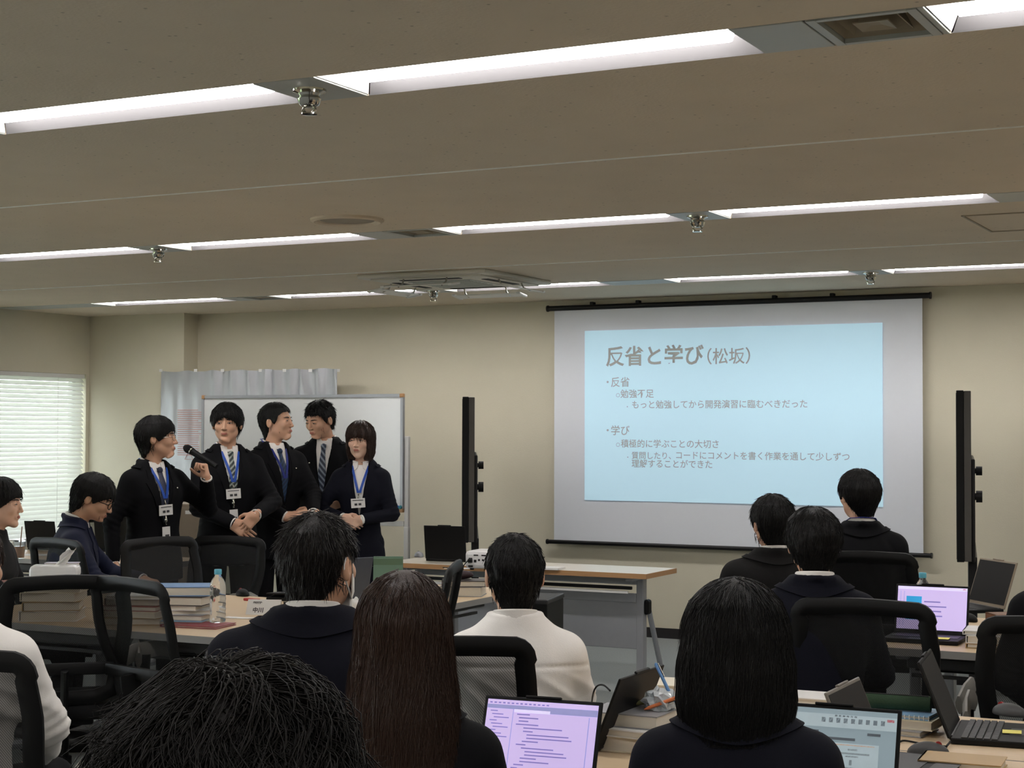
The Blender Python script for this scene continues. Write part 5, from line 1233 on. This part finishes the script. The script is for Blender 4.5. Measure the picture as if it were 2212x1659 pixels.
cw_ = thing('plastic_wrapper', 'crumpled clear plastic wrapper on the grey book', 'wrapper', (b5.x+.05, b5.y+.03, z5))
def wrp(bm):
    bmesh.ops.create_icosphere(bm, subdivisions=3, radius=.04, matrix=Matrix.Translation((0, 0, .026)))
    for v in bm.verts: n = v.co-Vector((0, 0, .026)); v.co += n*(.4*math.sin(v.co.x*160+v.co.z*150)*math.sin(v.co.y*170+.6)); v.co.z = max(v.co.z*.8, 0)
simple('film', mat('clear_film', (226, 234, 238), .1, trans=.3, var=.1, scale=40), wrp, cw_, False)
def pen(label, c, z, rz, tilt, m, L=.14):
    t = thing('pen', label, 'pen', (c[0], c[1], z), rz); 
    M_ = Matrix.Rotation(R_(tilt), 4, 'Y')
    o = simple('pen_barrel', m, lambda bm: lathe(bm, [(.001, 0), (.0015, .0), (.0045, .012), (.0048, L-.004), (.001, L)], 12), t, True, 50); o.matrix_local = M_
    o = bx('pen_clip', M_chrome, (.006, 0, L-.025), (.002, .003, .04), t); o.matrix_local = M_; return t
pen('blue pen leaning up beside the bob-haired woman', (b5.x+.09, b5.y+.05), z5+.004, 0, -28, M_cv['blue'], .13); pen('orange pen lying among the wrappers on the grey book', (b5.x+.03, b5.y-.03), z5+.006, 30, 70, M_cv['orange'], .11)
p = pz(1455, 1508, TZ); stack(p, TZ, [(.24, .17, .05, M_cv['cream'], 'cream paper block behind the clear wrapper, left of the bob-haired woman')], 12, None)
p = pz(1755, 1515, TZ); stack(p, TZ, [(.22, .15, .022, M_cv['white'], 'white paper block right of the bob-haired woman, behind her laptop')], 6, None)
b6 = pz(1948, 1578, TZ); z6 = stack(b6, TZ, [(.20, .15, .016, M_cv['grey'], 'grey notebook, bottom of the pile under the green pen roll'), (.19, .14, .026, M_cv['cream'], 'cream book with lettered spine under the green pen roll'), (.19, .14, .012, M_cv['lightblue'], 'spiral notebook with pale blue cover under the green pen roll')], 5, 'pile under the green pen roll')
pr = thing('pen_roll', 'dark green cylindrical pen case on the notebooks', 'pen case', (b6.x-.02, b6.y, z6+.0225), 5)
simple('roll_body', mat('dark_green_cloth', (34, 58, 36), .8, bump=.2), lambda bm: (cyl(bm, (-.10, 0, 0), (.10, 0, 0), .022, n=22)), pr, True, 40); simple('zip', M_blackm, lambda bm: cyl(bm, (-.095, -.006, .0215), (.095, -.006, .0215), .002, n=8), pr)
def spiral(bm):
    for k in range(14): tube(bm, [(-.085+k*.013+0*t, -.07+.006*math.cos(t), .004+.006*math.sin(t)) for t in np.linspace(0, 6.0, 9)], .0012, 5)
o = simple('spiral_binding', M_white, spiral, None, True); o.location = (b6.x, b6.y, z6-.010); o.rotation_euler.z = R_(5); o.name = 'spiral_binding'; tag(o, 'white wire spiral binding on the pale blue notebook', 'binding')
p = pz(2180, 1545, TZ); mouse('grey mouse behind the side-on laptop at the right edge', V2(p), 70, M_greyp, red=True)
p = pz(2005, 1632, TZ); mouse('dark mouse in front of the side-on laptop', V2(p), -70, M_greyp, red=True)
h_ = pz(2053, 1602, TZ+.01); m_ = pz(1975, 1622, TZ+.006); cable('black cable looping from the side-on laptop to the dark mouse', [h_, h_+Vector((.0, -.05, -.004)), pz(2040, 1612, TZ+.004), pz(1990, 1606, TZ+.004), pz(1950, 1600, TZ+.004), pz(1935, 1612, TZ+.004)], .0028)
p = pz(2085, 1652, TZ); book('beige paper block at the bottom right corner of the near desk', (p.x, p.y-.03, TZ), (.20, .13, .022), 4, M_cv['tan'])
p = pz(1975, 1668, TZ); book('dusty pink folder at the bottom edge of the near desk', (p.x, p.y, TZ), (.12, .12, .012), 10, M_cv['pink'])
p = pz(1300, 1492, TZ); cable('thin black cable arching left of the black laptop', [pd(1318, 1492, 4.35), pd(1304, 1480, 4.4), pd(1290, 1482, 4.45), pd(1281, 1500, 4.5), pz(1276, 1540, TZ)], .0025)
# right-hand desks
p = pd(1152, 1290, 7.95); ec = thing('equipment_case', 'black upright equipment case in front of the cream-topped table', 'case', (p.x, p.y, 0), 12)
ez = pd(1152, 1287, 7.95).z
bx('case_body', M_blackp, (0, 0, ez/2+.01), (.22, .34, ez-.02), ec, .008); bx('case_lid', mat('charcoal_lid', (34, 34, 35), .5), (0, 0, ez-.012), (.226, .346, .022), ec, .005); bx('case_handle', M_greyp, (0, -.176, ez*.7), (.11, .014, .025), ec, .004)
for sx in (1, -1): bx('case_foot', M_blackp, (sx*.08, 0, .006), (.03, .28, .012), ec)
p = pd(1993, 1240, 7.05); bottle('water bottle with a light blue cap behind the lilac-slide laptop', V2(p), TZ, False, h=.228)
p = pz(2128, 1316, TZ); laptop('taupe laptop lid on the right-hand desk beside the lilac slide', (p.x, p.y, TZ), -48, 108, lidm=M_taupe)
p = pz(2092, 1342, TZ); mouse('black mouse behind the lilac-slide laptop', V2(p), 50, M_blackp)
b7 = pz(2150, 1396, TZ); stack(b7, TZ, [(.24, .17, .018, M_cv['tan'], 'tan booklet, bottom of the pile at the right-hand desk edge'), (.24, .17, .030, M_cv['white'], 'white book, middle of the pile at the right-hand desk edge'), (.25, .18, .016, M_cv['white'], 'white booklet, top of the pile at the right-hand desk edge')], 10, 'pile at the right-hand desk edge')
p = pz(2172, 1350, TZ); stack(p, TZ, [(.16, .12, .05, M_cv['brown'], 'brown box-like book in front of the taupe laptop')], 30, None)
